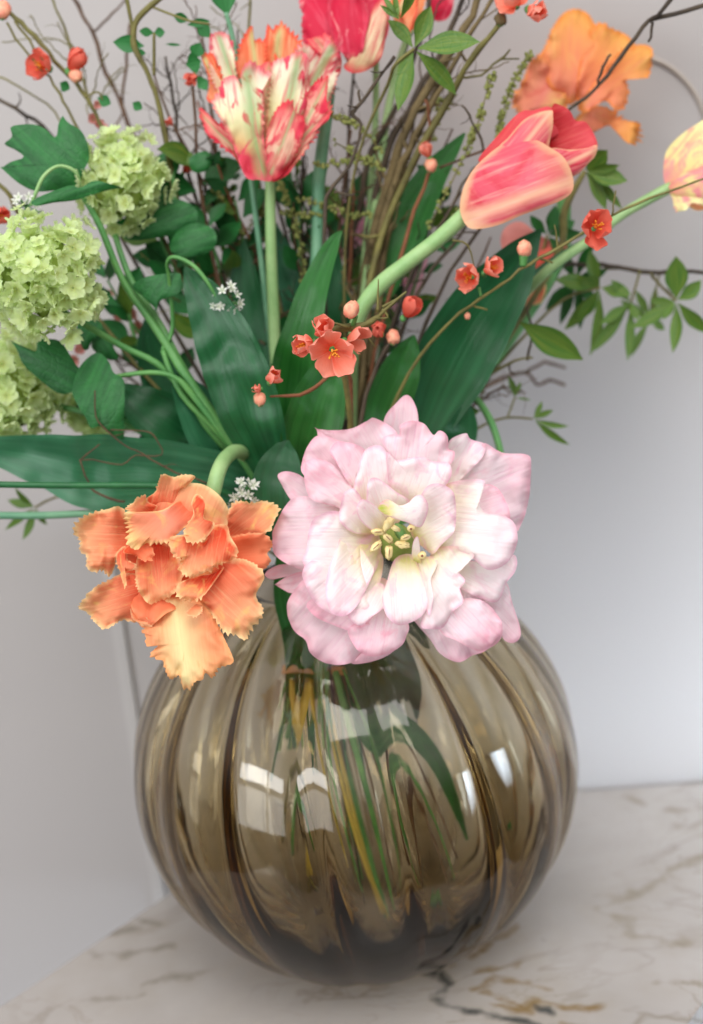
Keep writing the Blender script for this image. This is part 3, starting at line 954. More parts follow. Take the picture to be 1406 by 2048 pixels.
# ------------------------------------------------------------------ the pink double tulip
pk = Fr(785, 1085, -.128)
root = empty('double_tulip', pk.o, 'large open pale pink double flower with cream stamens hanging over the front of the vase', 'flower')
SQ = 'peony'; SW = 'peony_white'
PE = [  # outline (crop 8), base, tip, material, bulge, cup, ruffle, lip
    ([(640, 420), (622, 182), (690, 75), (740, 38), (778, 85), (796, 185), (790, 420), (700, 560)], (700, 600, -150), (740, 40, -125), SQ, 10, 16, 3, 4),
    ([(300, 212), (300, 212), (440, 215), (540, 178), (585, 160), (690, 235), (740, 420), (640, 560), (420, 480), (330, 330)], (650, 620, -140), (420, 200, -95), SQ, 12, 10, 10, 8),
    ([(113, 432), (165, 418), (240, 450), (330, 560), (420, 680), (300, 680), (180, 560), (130, 480)], (560, 720, -140), (120, 430, -90), SQ, 14, 14, 5, 8),
    ([(48, 920), (75, 888), (150, 865), (300, 880), (400, 930), (250, 960), (160, 915), (90, 942)], (560, 850, -130), (50, 920, -100), SQ, 8, 10, 4, 4),
    ([(98, 965), (98, 965), (160, 925), (260, 900), (420, 930), (330, 1000), (190, 1008), (140, 990)], (560, 850, -125), (98, 965, -95), SQ, 8, 10, 4, 4),
    ([(900, 400), (1000, 340), (1085, 298), (1115, 285), (1200, 328), (1312, 335), (1338, 370), (1330, 560), (1290, 680), (1265, 712), (1200, 700), (1050, 620), (930, 560)], (850, 680, -140), (1335, 480, -95), SQ, 20, 12, 9, 14),
    ([(1050, 980), (1150, 930), (1225, 960), (1245, 1040), (1290, 1190), (1265, 1245), (1210, 1235), (1170, 1150), (1100, 1060)], (900, 850, -140), (1260, 1245, -105), SQ, 14, 12, 6, 8),
    ([(740, 1080), (820, 900), (1000, 960), (1120, 1050), (1190, 1150), (1180, 1230), (1120, 1280), (1050, 1308), (980, 1337), (900, 1300), (850, 1230), (790, 1160)], (740, 800, -130), (1000, 1335, -70), SQ, 18, 14, 10, 16),
    ([(160, 1080), (190, 1000), (300, 900), (520, 900), (620, 1000), (600, 1200), (560, 1300), (480, 1335), (360, 1345), (280, 1300), (250, 1230), (190, 1180)], (640, 820, -128), (260, 1260, -60), SQ, 22, 12, 9, 18),
    ([(470, 1342), (530, 1290), (600, 1000), (740, 1140), (722, 1230), (650, 1300), (560, 1335)], (660, 850, -122), (580, 1340, -62), SQ, 14, 10, 6, 12),
    ([(93, 740), (100, 690), (170, 570), (240, 540), (400, 560), (560, 700), (480, 860), (300, 900), (200, 880), (105, 820)], (620, 740, -120), (95, 760, -50), SQ, 18, 10, 8, 14),
    ([(850, 500), (920, 330), (945, 270), (1020, 236), (1042, 262), (1112, 290), (1100, 350), (1010, 445), (900, 560)], (780, 650, -125), (1070, 260, -68), SW, 12, 16, 9, 10),
    ([(900, 850), (1150, 850), (1250, 820), (1255, 890), (1210, 960), (1170, 1045), (1080, 1025), (950, 950)], (800, 800, -118), (1200, 1000, -50), SW, 14, 12, 8, 12),
    # middle
    ([(230, 400), (250, 330), (290, 262), (330, 250), (400, 270), (500, 330), (560, 500), (420, 560), (300, 480), (245, 440)], (600, 650, -112), (290, 270, -52), SQ, 14, 14, 8, 12),
    ([(620, 260), (660, 245), (700, 250), (705, 205), (760, 182), (820, 195), (865, 250), (890, 228), (930, 260), (935, 315), (965, 330), (945, 390), (850, 450), (740, 560), (680, 450), (670, 370), (630, 300)], (720, 620, -105), (790, 190, -46), SQ, 16, 14, 10, 12),
    ([(370, 330), (400, 285), (470, 290), (535, 320), (545, 380), (500, 460), (560, 600), (460, 480), (400, 380)], (600, 620, -95), (400, 290, -30), SQ, 14, 10, 8, 10),
    ([(250, 420), (260, 375), (310, 365), (380, 390), (450, 470), (560, 600), (560, 680), (420, 600), (290, 560), (255, 490)], (610, 680, -95), (255, 420, -30), SQ, 16, 14, 8, 12),
    ([(1080, 490), (1140, 485), (1190, 530), (1228, 640), (1180, 680), (1000, 650), (900, 600), (1000, 500)], (830, 680, -100), (1200, 560, -45), SQ, 10, 14, 6, 10),
    ([(535, 330), (600, 300), (640, 340), (668, 470), (640, 620), (560, 640), (480, 560), (500, 440)], (630, 680, -88), (580, 320, -22), SW, 14, 12, 7, 12),
    ([(640, 340), (690, 372), (800, 358), (860, 378), (930, 385), (945, 440), (915, 495), (840, 560), (740, 640), (680, 600), (650, 480)], (710, 660, -86), (820, 365, -12), SW, 18, 14, 8, 16),
    ([(262, 1050), (300, 1110), (380, 1150), (470, 1178), (540, 1160), (620, 1100), (640, 940), (500, 960), (350, 1000)], (640, 850, -100), (330, 1140, -28), SQ, 14, 10, 7, 12),
    ([(455, 1180), (500, 1140), (560, 1130), (640, 1000), (740, 1140), (735, 1200), (710, 1250), (640, 1290), (560, 1300), (500, 1265)], (670, 870, -98), (580, 1300, -26), SQ, 18, 12, 8, 16),
    ([(860, 1100), (940, 1080), (1010, 1030), (1100, 1040), (1170, 1110), (1185, 1180), (1130, 1250), (1080, 1280), (980, 1230), (900, 1190)], (780, 830, -92), (1140, 1220, -28), SQ, 18, 14, 9, 18),
    ([(900, 520), (950, 475), (1100, 470), (1075, 560), (1110, 620), (1180, 630), (1240, 670), (1255, 750), (1230, 830), (1170, 880), (1110, 888), (1050, 840), (960, 800), (840, 780), (800, 700)], (780, 720, -90), (1220, 770, 0), SW, 24, 16, 9, 22),
    ([(275, 700), (300, 650), (370, 615), (430, 620), (540, 680), (600, 760), (520, 900), (400, 960), (290, 930), (245, 850), (260, 800)], (640, 750, -90), (265, 760, 0), SW, 20, 14, 8, 18),
    ([(245, 900), (260, 960), (300, 1040), (380, 1095), (450, 1105), (560, 1060), (620, 900), (600, 800), (440, 820), (300, 840)], (640, 790, -84), (330, 1070, 6), SW, 22, 14, 8, 20),
    ([(860, 800), (920, 780), (1000, 785), (1050, 820), (1030, 850), (985, 860), (980, 900), (1010, 940), (985, 980), (1000, 1040), (950, 1090), (910, 1160), (840, 1165), (800, 1150), (830, 1050), (830, 900)], (750, 790, -84), (960, 1080, 0), SW, 16, 26, 14, 14),
    ([(460, 1090), (530, 960), (620, 960), (640, 1050), (570, 1110), (525, 1150), (490, 1140)], (650, 830, -84), (500, 1130, -2), SW, 14, 12, 6, 10),
    ([(430, 560), (450, 520), (490, 510), (540, 580), (620, 700), (500, 720), (420, 660)], (640, 720, -78), (440, 540, -2), SW, 12, 12, 6, 10),
    # inner bowl
    ([(790, 560), (830, 500), (890, 490), (950, 530), (965, 620), (955, 710), (900, 770), (860, 815), (820, 790), (760, 730), (750, 640)], (730, 745, -84), (960, 620, 26), SW, 14, 24, 6, 12),
    ([(400, 800), (440, 690), (490, 655), (550, 665), (600, 720), (610, 830), (560, 950), (500, 1060), (440, 1105), (380, 1080), (355, 980), (370, 880)], (650, 770, -84), (390, 1040, 26), SW, 12, 30, 7, 12),
    ([(620, 1020), (640, 950), (680, 840), (760, 820), (800, 900), (828, 1000), (825, 1070), (780, 1120), (700, 1147), (640, 1100)], (700, 790, -82), (720, 1145, 30), SW, 18, 22, 5, 16),
    ([(790, 900), (800, 840), (870, 830), (878, 870), (850, 930), (860, 1030), (840, 1100), (822, 1060), (826, 990)], (740, 800, -74), (840, 1090, 22), SW, 8, 12, 4, 6),
    ([(545, 560), (555, 475), (600, 462), (680, 520), (748, 568), (720, 640), (660, 690), (580, 680), (540, 620)], (660, 730, -80), (580, 470, 18), SW, 8, 22, 5, 8),
    ([(500, 600), (530, 560), (600, 600), (650, 680), (600, 720), (520, 660)], (660, 730, -70), (510, 580, 12), SW, 6, 14, 4, 6),
    ([(512, 770), (512, 770), (560, 850), (580, 890), (562, 940), (548, 962), (548, 962), (522, 880)], (640, 800, -62), (548, 960, 14), SW, 4, 14, 3, 4),
    ([(760, 820), (765, 760), (785, 733), (797, 780), (800, 840), (802, 880), (775, 860)], (740, 850, -60), (785, 735, 10), SW, 4, 10, 2, 4),
    ([(598, 600), (640, 560), (700, 590), (745, 575), (745, 575), (775, 545), (805, 545), (832, 585), (826, 640), (797, 690), (740, 670), (650, 640)], (610, 620, 6), (815, 600, 40), SW, 14, -14, 4, 10),
]
for k, (ol, b, t, mt, bu, cu, ru, li) in enumerate(PE):
    patch(pk, root, 'petal', ol, b, t, M[mt], 8, bu * 1.2, cu * 1.15, ru * 1.35, li * .8, N_=96, rings=12, rf=1.2)
c8 = lambda x, y: cv(8, (x, y))
# throat, stamens
x, y = c8(680, 760)
blob(pk, root, 'flower_core', x, y, -118, 42, 40, M['core'], rz=46)
x, y = c8(706, 715)
pis = blob(pk, root, 'pistil', x, y, -45, 11, 22, M['pistil'], ang=-.5)
st = [((640, 690), (655, 662), 20), ((608, 712), (590, 712), 17), ((600, 770), (578, 790), 18), ((652, 795), (650, 822), 18), ((700, 770), (728, 775), 18), ((718, 742), (738, 735), 13), ((650, 745), (640, 735), 16), ((690, 700), (672, 690), 13)]
for (a, b, r) in st:
    xa, ya = c8(*a); xb, yb = c8(*b); an = math.atan2(yb - ya, xb - xa) + math.pi / 2
    s_ = blob(pk, root, 'stamen', (xa + xb) / 2, (ya + yb) / 2, -22 + random.uniform(-5, 5), r * .44, r * .78, M['anther'], ang=an, bump=.5, seg=14)
    blob(pk, s_, 'pollen_furrow', (xa + xb) / 2 + .8, (ya + yb) / 2, -22 + r * .38, r * .06, r * .5, M['anther_dark'], ang=an, rz=2)
for a, b in (((755, 695), 8), ((808, 822), 9)):
    xa, ya = c8(*a)
    s_ = blob(pk, root, 'stamen', xa, ya, -28, b, b * .9, M['anther'], bump=.3)
    blob(pk, s_, 'pollen_furrow', xa, ya + 1, -28 + b * .8, b * .35, b * .3, M['anther_dark'], rz=3)
sp = [pk.w(*c8(690, 770), -120), pk.w(*c8(690, 760), -210), P(760, 1085, .0) * .5 + pk.w(*c8(690, 740), -260) * .5, P(690, 1100, -.005), P(668, 1160, -.01), P(640, 1300, -.02), P(712, 1620, -.03), P(788, 1870, -.03)]
sp = [Vector(q) for q in crs([tuple(q) for q in sp], 6)]
U_ = []
V, F = tube_data(sp, [.0034] * len(sp), 9, UVs=U_)
mk('stem', V, F, M['green'], root, uv=U_)

# ------------------------------------------------------------------ the orange parrot tulip
ot = Fr(355, 1150, -.132)
root = empty('parrot_tulip', ot.o, 'bright orange fringed parrot tulip nodding on a curved pale stem left of the pink flower', 'flower')
O_, OG, OD = 'orange', 'orange_gold', 'orange_deep'
OR = [
    ([(400, 380), (520, 270), (620, 220), (720, 188), (840, 192), (930, 250), (988, 330), (992, 400), (960, 500), (850, 540), (740, 440), (560, 420)], (640, 700, -90), (830, 190, -70), O_, 30, -16, 4, 0, 0, 0),
    ([(990, 360), (1040, 295), (1130, 305), (1210, 288), (1295, 328), (1265, 400), (1230, 470), (1150, 500), (1020, 530), (960, 480)], (900, 600, -90), (1250, 310, -50), O_, 14, 14, 12, 6, 3.5, 4),
    ([(500, 300), (560, 230), (598, 142), (660, 152), (730, 138), (792, 148), (770, 180), (740, 208), (700, 230), (680, 320), (600, 380)], (620, 420, -60), (690, 140, -20), O_, 8, 20, 12, 4, 3.5, 5),
    ([(72, 470), (125, 400), (180, 370), (250, 345), (350, 332), (388, 380), (430, 470), (440, 600), (340, 600), (310, 690), (280, 738), (240, 700), (200, 715), (150, 685), (150, 620), (103, 590), (108, 530)], (560, 560, -80), (90, 540, -28), O_, 16, 12, 16, 10, 4, 5),
    ([(900, 540), (1020, 500), (1190, 486), (1252, 550), (1225, 600), (1243, 650), (1190, 705), (1100, 730), (980, 720), (880, 640)], (780, 640, -80), (1245, 590, -36), OD, 14, 16, 8, 12, 1.5, 2),
    ([(105, 925), (170, 840), (210, 800), (280, 765), (360, 725), (480, 740), (580, 860), (560, 990), (440, 1012), (360, 1000), (290, 1038), (245, 1048), (190, 1000), (150, 950)], (620, 790, -74), (120, 940, -20), O_, 16, 12, 14, 10, 4, 5),
    ([(380, 540), (500, 520), (640, 500), (780, 580), (830, 740), (740, 900), (620, 960), (500, 1050), (430, 960), (380, 780)], (620, 520, -66), (560, 1000, -34), OD, 4, -20, 10, 4, 0, 0),
    ([(470, 560), (560, 520), (660, 560), (720, 680), (700, 800), (640, 860), (590, 880), (520, 900), (470, 840), (440, 720)], (560, 520, -44), (590, 890, -14), O_, 8, 18, 12, 10, 3, 4),
    ([(740, 760), (860, 650), (1080, 640), (1192, 730), (1150, 850), (1187, 930), (1170, 990), (1120, 1050), (1085, 1112), (1020, 1075), (960, 1062), (930, 1020), (870, 940), (760, 880), (690, 830)], (690, 700, -62), (1090, 1090, 0), O_, 20, 14, 12, 14, 3.5, 5),
    ([(580, 900), (640, 850), (720, 840), (800, 870), (900, 980), (960, 1100), (1012, 1225), (970, 1257), (920, 1272), (892, 1332), (850, 1300), (832, 1342), (790, 1350), (760, 1396), (715, 1382), (700, 1320), (650, 1342), (620, 1290), (600, 1230), (528, 1200), (580, 1140), (508, 1150), (500, 1080), (475, 1070), (540, 1000)], (660, 780, -50), (740, 1390, 16), OG, 18, 16, 12, 10, 4.5, 5),
    ([(385, 370), (470, 365), (600, 350), (700, 290), (800, 262), (845, 290), (835, 380), (760, 430), (700, 480), (640, 535), (560, 545), (500, 548), (450, 585), (400, 548), (403, 460)], (760, 300, -40), (460, 570, 22), 'orange_lip', 26, 16, 8, 14, 4, 4),
    ([(640, 520), (740, 500), (830, 540), (880, 500), (900, 440), (980, 440), (1000, 510), (1040, 590), (1012, 640), (960, 662), (900, 690), (850, 712), (790, 742), (750, 742), (700, 700), (715, 640), (665, 620)], (860, 440, -30), (790, 750, 30), O_, 22, 16, 16, 12, 4.5, 6),
    ([(800, 255), (850, 300), (845, 400), (905, 430), (850, 520), (760, 545), (725, 480), (780, 380), (770, 310)], (880, 330, -6), (740, 480, 38), O_, 12, 12, 12, 6, 4, 5),
    ([(370, 600), (440, 615), (490, 650), (530, 640), (550, 600), (515, 545), (490, 540), (400, 560)], (400, 520, -30), (530, 620, 10), OD, 6, 12, 8, 4, 4, 4),
    ([(330, 600), (380, 560), (390, 640), (445, 670), (430, 700), (380, 715), (392, 780), (375, 790), (345, 700), (325, 650)], (360, 540, -30), (380, 780, -2), O_, 6, 8, 10, 4, 3.5, 4),
    ([(700, 780), (800, 740), (900, 720), (960, 690), (860, 830), (790, 880), (720, 870), (680, 840)], (820, 700, -20), (700, 860, 30), O_, 10, 14, 10, 8, 3.5, 4),
    ([(390, 345), (430, 308), (498, 262), (512, 300), (570, 330), (480, 390)], (540, 380, -30), (430, 300, 0), O_, 6, 10, 8, 4, 3.5, 3),
    ([(410, 920), (470, 960), (535, 1010), (530, 1040), (460, 1015), (420, 980)], (480, 900, -50), (530, 1040, -6), 'peach', 4, 8, 6, 3, 3, 3),
    ([(740, 950), (800, 900), (835, 930), (800, 970), (750, 968)], (770, 900, -10), (800, 970, 32), 'peach', 3, 8, 6, 3, 3, 3),
]
M['orange_lip'] = petal_mat('orange_lip_petal', [(0, lin(238, 110, 64)), (.4, lin(246, 158, 128)), (.8, lin(240, 150, 110)), (1, lin(246, 200, 130))],
                            streak=(lin(246, 176, 140), .4, .5, .75), edge=(lin(250, 214, 150), .84, .8), patch=(lin(246, 206, 110), .6, .78), tr=.3)
M['peach'] = petal_mat('peach_curl_petal', [(0, lin(236, 130, 90)), (1, lin(244, 180, 130))], edge=(lin(250, 206, 156), .7, .8), tr=.3)
for ol, b, t, mt, bu, cu, ru, li, jg, fi in OR:
    patch(ot, root, 'petal', ol, b, t, M[mt], 7, bu, cu * 1.2, ru * 1.9, li, jag=jg * 1.0, N_=340 if jg else 90, rings=16, fine=fi * 1.5, rf=1.05)
stem(root, [(640, 1160, -.0, 22), (600, 1080, .0, 23), (560, 1010, .005, 24), (525, 960, .0, 25), (500, 925, -.015, 27), (478, 903, -.045, 29), (455, 912, -.07, 30), (438, 940, -.09, 31), (427, 980, -.098, 32), (418, 1020, -.1, 30)], M['pale'])
stem(root, [(640, 1160, -.01, 24), (640, 1320, -.03, 12), (700, 1600, -.07, 11), (770, 1850, -.06, 10)], M['ochre'], 'stem')
# ------------------------------------------------------------------ the other tulips


def flower(name, x, y, Y, label, cat, rows, crop, stems, group=None):
    fr = Fr(x, y, Y)
    r = empty(name, fr.o, label, cat, group)
    for ol, b, t, mt, bu, cu, ru, li, jg, fi in rows:
        patch(fr, r, 'petal', ol, b, t, M[mt], crop, bu, cu, ru * 1.2, li, jag=jg * 1.5, N_=260 if jg else 72, rings=13, fine=fi * 1.2)
    for s in stems: stem(r, s[0], M[s[1]])
    return r, fr


IN = lambda x, y, w=20, xx=None, yy=1700: [(655 + (x - 655) * .15, 1165, -.005, w), (xx or x, yy, -.01, w * .9)]
# flamed parrot tulip, upper left of the middle
flower('parrot_tulip', 540, 200, .02, 'fringed red and cream parrot tulip with green flames standing upright on a pale stem', 'flower', [
    ([(100, 200), (130, 172), (180, 170), (220, 220), (240, 320), (250, 420), (300, 560), (260, 640), (180, 560), (110, 400)], (360, 800, -80), (150, 190, -60), 'flame_green', 10, 20, 8, 6, 3, 3),
    ([(55, 300), (70, 288), (120, 290), (150, 360), (180, 450), (170, 540), (120, 560), (85, 530), (100, 440)], (300, 800, -70), (70, 300, -50), 'flame_orange', 10, 16, 8, 6, 2, 3),
    ([(245, 340), (270, 230), (310, 150), (335, 130), (345, 200), (370, 210), (440, 215), (470, 300), (450, 420), (380, 500), (280, 460)], (400, 800, -90), (330, 150, -80), 'flame_orange', 10, 16, 10, 6, 3, 3),
    ([(410, 215), (420, 125), (450, 150), (500, 115), (540, 160), (585, 200), (620, 270), (600, 400), (480, 520), (420, 420)], (420, 800, -80), (490, 130, -70), 'flame_orange', 10, 16, 10, 6, 4, 3),
    ([(330, 420), (420, 330), (520, 400), (560, 560), (520, 760), (420, 860), (330, 720), (300, 560)], (410, 900, -50), (430, 340, -45), 'flame', 8, 10, 6, 4, 0, 3),
    ([(560, 300), (620, 240), (670, 240), (720, 300), (740, 215), (790, 240), (820, 320), (800, 420), (770, 520), (700, 640), (600, 700), (540, 500)], (450, 900, -60), (770, 260, -50), 'flame_green', 14, 20, 14, 8, 4, 4),
    ([(50, 600), (60, 585), (110, 630), (140, 660), (200, 690), (300, 780), (360, 900), (380, 960), (300, 930), (240, 850), (160, 780), (90, 720), (75, 680)], (400, 960, -30), (60, 620, -10), 'flame', 14, 16, 12, 8, 4, 5),
    ([(560, 760), (640, 620), (700, 560), (755, 560), (750, 640), (700, 690), (680, 740), (640, 790), (590, 860), (520, 950), (440, 975)], (430, 960, -30), (740, 590, 0), 'flame', 14, 16, 12, 8, 5, 5),
    ([(430, 450), (450, 340), (520, 310), (560, 290), (610, 280), (645, 330), (640, 420), (660, 520), (620, 640), (600, 760), (520, 850), (440, 900), (410, 700), (420, 560)], (430, 960, -20), (590, 300, -10), 'flame_green', 24, -10, 14, 10, 3, 5),
    ([(610, 560), (680, 440), (735, 425), (745, 470), (735, 540), (740, 600), (680, 680), (600, 740)], (520, 860, -10), (735, 450, 4), 'flame', 10, 10, 10, 6, 4, 4),
    ([(390, 970), (400, 860), (420, 700), (470, 590), (540, 545), (590, 600), (620, 660), (600, 760), (560, 850), (510, 930), (450, 972)], (420, 970, -6), (570, 580, 16), 'flame', 18, -8, 12, 8, 3, 4),
    ([(300, 950), (240, 800), (180, 660), (140, 600), (120, 545), (150, 510), (175, 440), (215, 410), (250, 415), (280, 460), (275, 400), (300, 350), (340, 340), (380, 370), (420, 390), (440, 400), (400, 480), (395, 600), (400, 760), (430, 900), (440, 975), (370, 970)], (400, 975, 0), (300, 370, 4), 'flame_green', 26, -14, 12, 10, 3, 4),
], 2, [([(541, 350, .02, 20), (541, 450, .02, 22), (546, 600, .02, 24), (556, 760, .015, 24), (590, 950, .0, 24), *IN(640, 0, 22, 600, 1500)], 'pale')])
# crimson parrot tulip cut by the top of the frame
flower('parrot_tulip', 700, 30, .05, 'crimson and cream parrot tulip cut off by the top edge of the picture', 'flower', [
    ([(600, -60), (590, 30), (610, 80), (600, 130), (620, 260), (700, 330), (790, 320), (800, 100), (740, -80)], (860, 400, -40), (600, 0, -60), 'crimson', 16, 10, 12, 8, 3, 4),
    ([(820, -90), (900, -100), (1050, -60), (1080, 60), (1075, 180), (1020, 290), (940, 380), (870, 370), (800, 200)], (900, 400, -50), (960, -90, -70), 'crimson', 10, 10, 10, 8, 0, 3),
    ([(780, -80), (900, -60), (960, 60), (950, 200), (920, 320), (870, 330), (780, 230), (740, 60)], (880, 400, -20), (840, -90, -20), 'crimson', 20, -10, 14, 8, 0, 3),
    ([(960, 380), (880, 395), (830, 360), (880, 300), (950, 180), (990, 40), (1060, -20), (1080, 60), (1060, 200), (1030, 320)], (900, 400, -10), (1060, 0, 0), 'cream', 12, -8, 8, 8, 0, 2),
    ([(640, 220), (700, 195), (750, 200), (790, 240), (820, 320), (810, 400), (770, 420), (740, 330), (680, 270)], (860, 390, 0), (680, 210, 10), 'flame', 10, 10, 10, 8, 4, 4),
    ([(1100, -60), (1160, -80), (1240, -60), (1230, 60), (1190, 190), (1150, 120), (1120, 40)], (1040, 260, -50), (1200, -60, -60), 'flame_orange', 10, 10, 10, 8, 2, 4),
], 2, [([(665, 120, .05, 22), (655, 220, .05, 24), (640, 340, .045, 26), (634, 480, .04, 24), (628, 700, .02, 22), *IN(640, 0, 20, 650, 1480)], 'bgreen')])
# coral tulip behind it
flower('parrot_tulip', 830, 20, .09, 'blurred scarlet tulip petals showing behind the crimson parrot tulip at the top edge', 'flower', [
    ([(800, -40), (850, -50), (845, 20), (820, 70), (800, 60), (780, 10)], (800, 90, -20), (830, -50, 0), 'faror', 8, 8, 6, 6, 2, 3),
    ([(850, -50), (905, -50), (905, 20), (885, 42), (862, 30)], (850, 80, -20), (900, -50, 0), 'crimson', 8, 8, 6, 6, 0, 2),
], 0, [([(820, 60, .09, 16), (780, 200, .08, 16), (750, 420, .06, 16), *IN(680, 0, 14, 690, 1450)], 'pale')])
# rose tulip leaning right
flower('tulip', 1040, 330, -.02, 'smooth rose red tulip cup with pale streaks leaning right on a thick pale stem', 'flower', [
    ([(200, 860), (290, 740), (420, 600), (500, 585), (600, 570), (640, 700), (500, 780), (320, 840)], (130, 1150, -60), (560, 570, -50), 'redinner', 14, -10, 3, 4, 0, 0),
    ([(600, 570), (640, 555), (700, 590), (730, 640), (790, 650), (842, 740), (842, 800), (760, 830), (600, 830), (570, 770)], (560, 830, -60), (830, 700, -50), 'redinner', 8, 26, 3, 4, 0, 0),
    ([(580, 800), (700, 800), (790, 790), (842, 775), (835, 830), (790, 880), (740, 930), (660, 960), (560, 940)], (300, 1050, -40), (840, 800, -30), 'redtulip', 20, -16, 3, 6, 0, 0),
    ([(300, 810), (360, 740), (450, 640), (540, 597), (603, 588), (603, 588), (605, 660), (590, 740), (560, 820), (420, 860), (250, 960), (180, 1040), (150, 1120)], (130, 1160, -30), (600, 590, -20), 'redtulip', 24, -14, 3, 6, 0, 0),
    ([(108, 1130), (115, 1040), (150, 950), (200, 880), (290, 800), (370, 750), (450, 733), (530, 755), (590, 790), (650, 830), (690, 890), (713, 970), (700, 1030), (640, 1072), (540, 1110), (430, 1150), (330, 1195), (230, 1220), (150, 1215)], (115, 1185, -14), (710, 960, -8), 'redtulip', 44, -52, 3, 10, 0, 0),
], 3, [([(935, 425, -.02, 34), (880, 475, -.022, 32), (820, 522, -.024, 32), (760, 570, -.026, 34), (722, 622, -.026, 32), (707, 690, -.015, 24), (706, 800, .0, 18), (700, 1000, -.0, 18), *IN(690, 0, 22, 720, 1500)], 'pale')])
# far orange parrot tulip
flower('parrot_tulip', 1150, 180, .085, 'wide open blurred orange parrot tulip with ragged petals behind the rose tulip', 'flower', [
    ([(390, 560), (400, 500), (440, 440), (480, 330), (560, 310), (640, 420), (680, 560), (640, 620), (500, 640), (430, 610)], (700, 640, -30), (420, 500, -30), 'farpink', 12, 10, 31, 8, 6, 12),
    ([(520, 330), (560, 250), (600, 150), (650, 70), (720, 38), (790, 60), (830, 130), (860, 220), (800, 420), (700, 560), (600, 480)], (680, 640, -20), (710, 50, -50), 'faror', 16, 12, 16, 10, 2, 7),
    ([(780, 200), (850, 120), (920, 150), (990, 175), (1040, 240), (1000, 360), (860, 480), (740, 560), (740, 380)], (680, 640, -10), (980, 190, -40), 'faror', 12, 12, 16, 10, 3, 7),
    ([(860, 400), (960, 280), (1060, 235), (1135, 255), (1135, 330), (1115, 410), (1060, 420), (1000, 420), (1010, 500), (980, 580), (930, 580), (880, 540), (780, 600), (740, 560)], (680, 640, 0), (1130, 300, -20), 'faror', 14, 12, 16, 10, 3, 7),
    ([(720, 640), (820, 570), (900, 580), (980, 640), (1060, 655), (1065, 700), (1045, 765), (990, 755), (940, 700), (880, 660), (820, 710), (760, 700)], (700, 640, 6), (1055, 740, 0), 'faror', 8, 10, 31, 8, 6, 12),
], 3, [([(1130, 260, .08, 26), (1125, 340, .075, 30), (1128, 430, .07, 28), (1120, 520, .065, 24), (1020, 680, .045, 22), (860, 880, .02, 20), *IN(760, 0, 18, 770, 1480)], 'green')])
# yellow tulip at the right edge
flower('tulip', 1375, 340, .03, 'pale yellow tulip with pink base entering at the right edge of the picture', 'flower', [
    ([(1338, 375), (1328, 320), (1345, 285), (1390, 250), (1450, 225), (1470, 320), (1430, 380)], (1335, 375, -10), (1450, 240, -20), 'yellow', 10, -10, 4, 6, 0, 3),
    ([(1338, 372), (1370, 345), (1410, 330), (1460, 325), (1460, 380), (1400, 395), (1360, 392)], (1335, 378, 4), (1470, 350, 4), 'yellow', 10, -8, 4, 6, 0, 3),
    ([(1340, 378), (1380, 375), (1420, 385), (1410, 410), (1385, 405), (1372, 420), (1352, 420), (1345, 398)], (1340, 372, -6), (1370, 422, 6), 'yellow', 4, -6, 4, 4, 2, 4),
    ([(1375, 400), (1420, 388), (1440, 410), (1400, 422), (1380, 415)], (1420, 380, -20), (1385, 418, -10), 'orange', 4, -6, 4, 4, 0, 2),
], 0, [([(1342, 374, .03, 24), (1290, 402, .028, 22), (1240, 432, .025, 20), (1180, 480, .02, 20), (1090, 545, .015, 20), (1010, 640, .035, 18), (900, 800, .05, 16), (780, 980, .03, 16), *IN(740, 0, 16, 735, 1500)], 'pale')])
# red-orange tulip behind the right leaf
M['palecoral'] = petal_mat('pale_coral_petal', [(0, lin(206, 90, 76)), (1, lin(216, 140, 130))], tr=.3)
flower('tulip', 1050, 530, .06, 'small blurred scarlet tulip half hidden behind the broad leaf on the right', 'flower', [
    ([(1002, 490), (1010, 455), (1042, 443), (1075, 468), (1110, 490), (1085, 520), (1030, 530)], (1060, 560, -10), (1020, 450, -10), 'palecoral', 8, 8, 6, 4, 0, 3),
    ([(1030, 560), (1050, 530), (1090, 520), (1085, 555), (1050, 580)], (1060, 520, 0), (1040, 575, 4), 'coral2', 6, 8, 6, 4, 0, 3),
    ([(1045, 560), (1070, 510), (1120, 488), (1134, 498), (1105, 540), (1075, 575)], (1050, 570, 0), (1130, 495, 6), 'coral2', 6, 8, 6, 4, 0, 3),
    ([(1022, 618), (1040, 570), (1070, 545), (1092, 570), (1082, 605), (1050, 612)], (1070, 540, 4), (1030, 618, 8), 'orange', 8, 8, 6, 4, 0, 3),
], 0, [([(1055, 580, .055, 16), (990, 720, .05, 16), (850, 900, .03, 16), *IN(740, 0, 14, 750, 1420)], 'green')])
